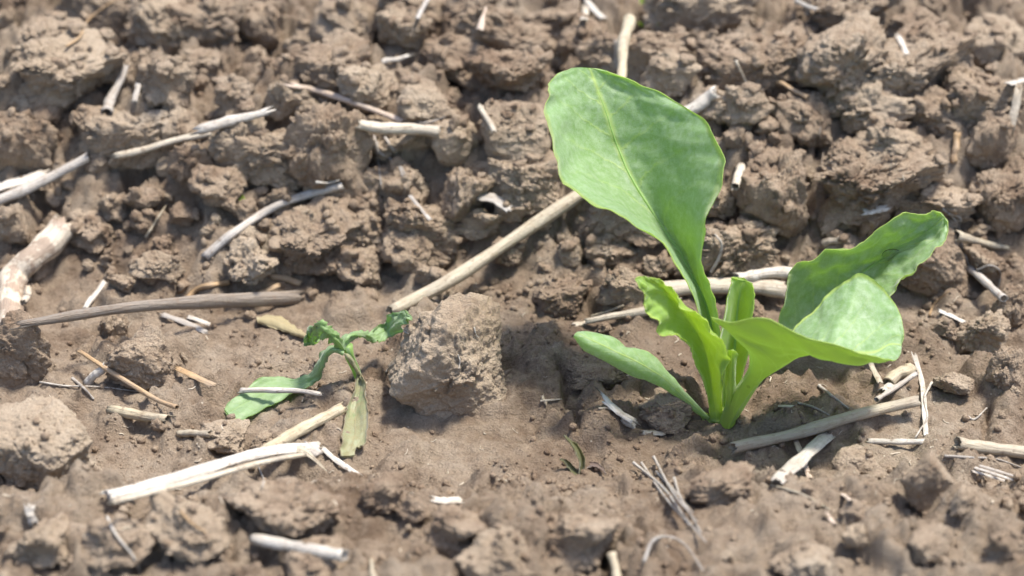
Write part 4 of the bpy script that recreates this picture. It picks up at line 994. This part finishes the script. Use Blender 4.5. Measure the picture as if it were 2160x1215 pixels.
for q in ([(1988, 440), (2018, 470), (2030, 520), (2044, 560)], [(2000, 450), (2026, 462), (2020, 500), (2040, 545)], [(2060, 570), (2090, 560), (2110, 575), (2105, 610)]):
    straw('fine grey root thread on the smooth clod under the long right leaf', q, 6, 'fibre', 'grey', 0.0004, cat='fibre', name='fibre', group='root threads on the smooth clod')
straw('thin white splinter lying in front of the smooth clod right of the plant', [(1984, 656), (2032, 678)], 11, 'ribbon', 'white')
straw('fine brown hair root arching over soil right of the plant', [(1960, 665), (1972, 640), (2002, 614)], 5, 'fibre', 'rust', 0.001, cat='fibre', name='fibre')
straw('short hollow straw with its round open end facing forward', [(1920, 778), (1905, 786), (1872, 806)], 29, 'pipe', 'yellow', 0.002, wall=0.38, fray=0.05)
straw('pale flat sliver under the tip of the cupped leaf', [(1834, 762), (1856, 806)], 14, 'ribbon', 'cream')
straw('shredded grey straw scrap below the short hollow straw', [(1866, 822), (1900, 792)], 20, 'ribbon', 'white', 0.0004, fray=2.5)
straw('thin grey brown twig leaning on the tan straw below the hollow straw', [(1850, 842), (1890, 815), (1930, 790)], 11, 'pipe', 'grey', 0.001, cat='twig', name='twig')
straw('thin pale ribbon of straw hanging beside the hollow straw', [(1930, 752), (1946, 810), (1950, 870), (1953, 918)], 11, 'ribbon', 'white', 0.001, soft=True)
straw('looping white fibre crossing the thin pale ribbon', [(1966, 806), (1950, 840), (1956, 880), (1942, 905), (1930, 924)], 6, 'fibre', 'white', 0.0016, cat='fibre', name='fibre')
straw('round tan straw with a darkened upper half lying right of the seedling foot', [(1552, 946), (1660, 916), (1780, 884), (1934, 846)], 29, 'pipe', 'tan', 0.0005)
sp = empty('split_chip'); tag(sp, 'flat white split chip lying under the tan straw', 'straw')
straw('', [(1640, 1014), (1690, 968), (1744, 920)], 36, 'ribbon', 'white', 0.0002, parent=sp, name='chip', fray=1.0)
straw('thin pale strip crossing under the flat white split chip', [(1676, 926), (1692, 962), (1708, 1008)], 12, 'ribbon', 'pink')
straw('short bright white straw lying behind the blocky clod', [(1834, 933), (1890, 932), (1946, 932)], 15, 'half', 'white')
straw('round tan straw with cut end running out past the picture border', [(2024, 934), (2090, 945), (2200, 962)], 31, 'pipe', 'tan', 0.0003)
straw('thin grey stalk lying below the round tan straw', [(1992, 962), (2050, 965), (2100, 968), (2154, 986)], 7, 'fibre', 'grey', cat='twig', name='twig')
for q in ([(2056, 986), (2138, 1012)], [(2066, 982), (2146, 1006)], [(2052, 994), (2120, 1014)]):
    straw('narrow grey straw strip in a flat bundle below the thin grey stalk', q, 7, 'ribbon', 'grey', group='grey strips in a bundle')
straw('tiny white chip on the soil between seedling foot and tan straw', [(1643, 856), (1671, 857)], 10, 'ribbon', 'white')
straw('thin stalk on the slope below the flat white split chip', [(1626, 1024), (1690, 1042), (1752, 1076)], 8, 'fibre', 'tan', 0.0002, cat='twig', name='twig')
straw('brownish chip at the end of the thin stalk', [(1744, 1086), (1758, 1102)], 13, 'ribbon', 'pink')
straw('small pale chip beside the hollow under the dark clod', [(1778, 1042), (1796, 1056)], 13, 'ribbon', 'pink')
sp = empty('shredded_chip'); tag(sp, 'shredded white straw chip with loose strips left of the seedling foot', 'straw')
straw('', [(1280, 846), (1304, 868), (1332, 886)], 19, 'ribbon', 'white', 0.0005, parent=sp, name='chip', fray=1.6)
straw('', [(1262, 862), (1285, 862), (1320, 880), (1340, 900)], 6, 'fibre', 'cream', 0.0002, parent=sp, name='strip')
straw('small white straw crumb at the foot of the shredded chip', [(1312, 884), (1334, 900)], 17, 'half', 'white')
for q, l in (([(1335, 975), (1400, 1030), (1440, 1085), (1490, 1145)], 0.002), ([(1352, 975), (1400, 1045), (1455, 1110)], 0.0015), ([(1378, 962), (1420, 1040), (1470, 1100)], 0.003), ([(1385, 995), (1430, 1045), (1480, 1125)], 0.001), ([(1422, 1008), (1436, 1050), (1462, 1082)], 0.001)):
    straw('dead grey grass strand fanned out on the near slope', q, 7, 'fibre', 'grey', l, cat='grass strand', name='grass_strand', group='dead grass strands fanned on the near slope')
straw('pale root fibre bent into a hoop on the near bank', [(1358, 1185), (1376, 1142), (1408, 1132), (1446, 1150), (1484, 1205)], 8, 'fibre', 'grey', 0.002, cat='fibre', name='fibre')
straw('yellow straw stub sticking up at the near bank beside the hooped fibre', [(1304, 1240), (1292, 1168)], 20, 'pipe', 'yellow', 0.002)
straw('yellow straw point sticking up between near clods', [(790, 1235), (782, 1180)], 17, 'pipe', 'yellow', 0.001, taper=(1.1, 0.4))
straw('pale hollow straw with a dark end lying on the near bank', [(538, 1138), (620, 1152), (724, 1172)], 31, 'pipe', 'white', 0.0006, taper=(0.9, 1))
straw('small white square chip under the angular clod', [(64, 1074), (70, 1098)], 26, 'ribbon', 'white')
straw('wavy pale root thread running down the near bank', [(226, 1090), (240, 1120), (262, 1150), (282, 1175), (296, 1210)], 7, 'fibre', 'white', 0.0004, cat='fibre', name='fibre')
straw('small brown rootlet on the near bank below the split straw', [(380, 1078), (400, 1100), (434, 1124)], 8, 'fibre', 'rust', 0.0004, cat='fibre', name='fibre')
straw('small white hair in front of the split straw', [(545, 985), (556, 1012), (552, 1030)], 5, 'fibre', 'white', 0.0005, cat='fibre', name='fibre')
straw('thin tan stalk lying aslant in front of the smooth pale clod', [(168, 740), (260, 800), (330, 842), (372, 858)], 10, 'pipe', 'rust', 0.001)
straw('short white straw stub tucked under the thin tan stalk', [(184, 806), (204, 788), (222, 770)], 24, 'pipe', 'white', taper=(1, 0.7))
straw('small pale splinter standing behind the long dark leaf blade', [(180, 652), (198, 625), (219, 598)], 14, 'half', 'white', 0.0005)
straw('flat tan straw chip behind the angular clod', [(242, 866), (290, 876), (348, 886)], 25, 'half', 'yellow', fray=1.2)
straw('short tan straw length beside the low lump of soil', [(378, 914), (442, 915)], 18, 'pipe', 'tan')
straw('dark flat shaving under the long dark leaf blade', [(344, 664), (390, 680), (432, 700)], 15, 'ribbon', 'grey')
straw('white edged shaving beside the dark flat shaving', [(398, 668), (442, 684)], 11, 'ribbon', 'white')
straw('curved tan twig arching behind the long dark leaf blade', [(394, 630), (425, 608), (482, 594)], 13, 'pipe', 'rust', soft=True, cat='twig', name='twig')
straw('short tan twig right of the round clod', [(572, 584), (602, 588), (634, 598)], 16, 'pipe', 'rust', cat='twig', name='twig')
straw('white curved ribbon of straw lying across the limp green leaf', [(510, 826), (560, 822), (620, 825), (676, 832)], 15, 'half', 'white', 0.0042, taper=(1, 0.8))
straw('flat white strip lying right of the split straw', [(682, 948), (716, 975), (752, 1000)], 14, 'ribbon', 'white', 0.0003)
straw('thin upright twig on the dark crumbly soil above the long dark blade', [(308, 500), (330, 465), (352, 430)], 7, 'fibre', 'tan', 0.0006, cat='twig', name='twig')
straw('tan root arching over the far clods', [(140, 98), (168, 78), (188, 40), (250, -6)], 7, 'fibre', 'rust', 0.001, cat='fibre', name='fibre')
straw('long white hair root on the soil below the smooth pale clod', [(84, 806), (140, 814), (210, 816), (292, 826)], 5, 'fibre', 'white', 0.0004, cat='fibre', name='fibre')
straw('thin grey twig above the angular clod', [(152, 798), (176, 818), (198, 842)], 8, 'fibre', 'grey', 0.0004, cat='twig', name='twig')
straw('white chip on a clod above the long right leaf', [(1828, 446), (1864, 440)], 22, 'ribbon', 'white', 0.0004)
straw('pale straw stub left of the smooth clod under the long right leaf', [(1740, 512), (1782, 502)], 18, 'pipe', 'cream')
straw('white papery husk on a near clod', [(920, 1054), (945, 1056), (968, 1054)], 19, 'ribbon', 'white', 0.0005, cat='husk', name='husk')
straw('white hooked fibre right of the tall leaf stalk', [(1500, 574), (1516, 545), (1522, 515), (1508, 494)], 8, 'fibre', 'white', 0.001, cat='fibre', name='fibre')
for q in ([(814, 785), (822, 775), (832, 766)], [(1000, 690), (1004, 706), (1010, 712)], [(966, 748), (970, 762), (968, 778)], [(846, 692), (854, 700), (862, 704)]):
    straw('tiny white hair stuck to the big round clod', q, 4, 'fibre', 'white', 0.0002, cat='fibre', name='fibre', group='hairs on the big clod')
straw('pale upright sliver at the border among far right clods', [(2134, 262), (2146, 205)], 20, 'ribbon', 'cream', 0.0005, fray=1.4)
straw('white chip between far right clods', [(2126, 178), (2160, 168)], 20, 'ribbon', 'white', 0.0005)
straw('brown twig end leaning on a smooth far right clod', [(2012, 340), (2020, 285)], 16, 'pipe', 'rust', 0.0005, cat='twig', name='twig')
straw('white seed husk on the far soil at the top', [(1682, 4), (1722, 22)], 18, 'half', 'white', 0.0005, cat='husk', name='husk', taper=(0.6, 0.6))
straw('pale splinter on the large far clod cluster', [(1896, 80), (1912, 112)], 16, 'ribbon', 'white', 0.0005)
straw('thin pale twig hanging on the bank right of the tall leaf', [(1552, 128), (1562, 150), (1578, 182)], 8, 'fibre', 'cream', 0.001, cat='twig', name='twig')
straw('small white thread on the crumbly bank above the bent grey straw', [(666, 384), (690, 386), (716, 380)], 7, 'fibre', 'white', 0.0005, cat='fibre', name='fibre')
straw('dry splinter low between clods beneath the pale straw stub', [(1840, 470), (1835, 500)], 12, 'ribbon', 'cream')
straw('short tan sliver on floor right of the big clod', [(1140, 846), (1185, 842)], 6, 'fibre', 'cream', 0.0003, cat='fibre', name='fibre')
straw('oval brown seed lying beside the drying crack', [(1144, 838), (1152, 852)], 9, 'half', 'tan', cat='seed', name='seed', taper=(0.8, 0.8))
straw('pale wood sliver pressed in the floor near the shredded chip', [(1358, 912), (1396, 914)], 12, 'ribbon', 'cream', -0.0002)
straw('curved white root hair right of the thin pale ribbon', [(2040, 878), (2056, 884), (2082, 860)], 6, 'fibre', 'white', 0.0006, cat='fibre', name='fibre')
straw('brown torn chaff flake in front of the smooth pale clod', [(378, 778), (410, 794), (446, 812)], 16, 'ribbon', 'rust', 0.0004, fray=1.5)
straw('twisted grey rootlet in front of the cupped leaf', [(1725, 812), (1755, 835), (1790, 862)], 8, 'fibre', 'grey', 0.0005, cat='fibre', name='fibre')
straw('thin grey rootlet beside the twisted one', [(1682, 850), (1715, 858), (1750, 876)], 6, 'fibre', 'grey', 0.0004, cat='fibre', name='fibre')
# dead yellow leaf on the ground behind the wilted plant
sp = empty('dead_leaf'); tag(sp, 'yellowed dead leaf lying flat behind the wilted seedling', 'dead leaf')
leaf('leaf_blade', [[(a[0], a[1], 0.0009 + 0.0008 * (k == 1)) for k, a in enumerate(r)] for r in
     [[(540, 672), (542, 676), (546, 682)], [(575, 664), (572, 676), (570, 690)], [(605, 676), (600, 688), (595, 698)], [(630, 694), (624, 700), (620, 707)], [(648, 708), (646, 710), (642, 712)]]], M_DRYLEAF, sp, nu=24, nv=9, ptfn=gs, seed=77, wave=0.0008)

# short white fibres and chaff specks strewn over the floor
def chaff():
    rg = random.Random(21); VV, FF, UV, base = [], [], [], 0
    for _ in range(260):
        px, py = rg.uniform(0, 2160), rg.uniform(560, 1200)
        p = np.array(on_soil(px, py)); a = rg.uniform(0, 6.28); L = rg.uniform(0.0005, 0.0018) * rg.choice((1, 1, 2)); w = rg.uniform(0.00004, 0.00014)
        d = np.array((math.cos(a), math.sin(a), 0)); s = np.array((-d[1], d[0], 0)); bend = s * rg.uniform(-0.4, 0.4) * L
        ctr = [p + d * L * (t - 0.5) + bend * (1 - (2 * t - 1) ** 2) for t in (0, 0.5, 1)]
        ctr = [np.array((c[0], c[1], top_at(c[0], c[1]) + 0.00012)) for c in ctr]
        if max(c[2] for c in ctr) - min(c[2] for c in ctr) > 0.0009: continue
        for c in ctr:
            for e in (-1, 1):
                for z in (0, 1): VV.append(c + s * w * e + np.array((0, 0, 0.00012 * z))); UV.append((len(VV), 0))
        for i in range(2):
            b, n = base + 4 * i, base + 4 * i + 4
            FF += [(b + 1, b + 3, n + 3, n + 1), (b + 2, b, n, n + 2), (b, b + 1, n + 1, n), (b + 3, b + 2, n + 2, n + 3)]
        base += 12
    o = link('chaff', mesh_from('chaff', np.array(VV), np.array(FF), True, np.array(UV)), M_STRAW); o.color = (0.62, 0.54, 0.42, 1)
    tag(o, 'fine pale chaff fibres strewn over the furrow soil', 'chaff', None, 'stuff')
chaff()
droplet()
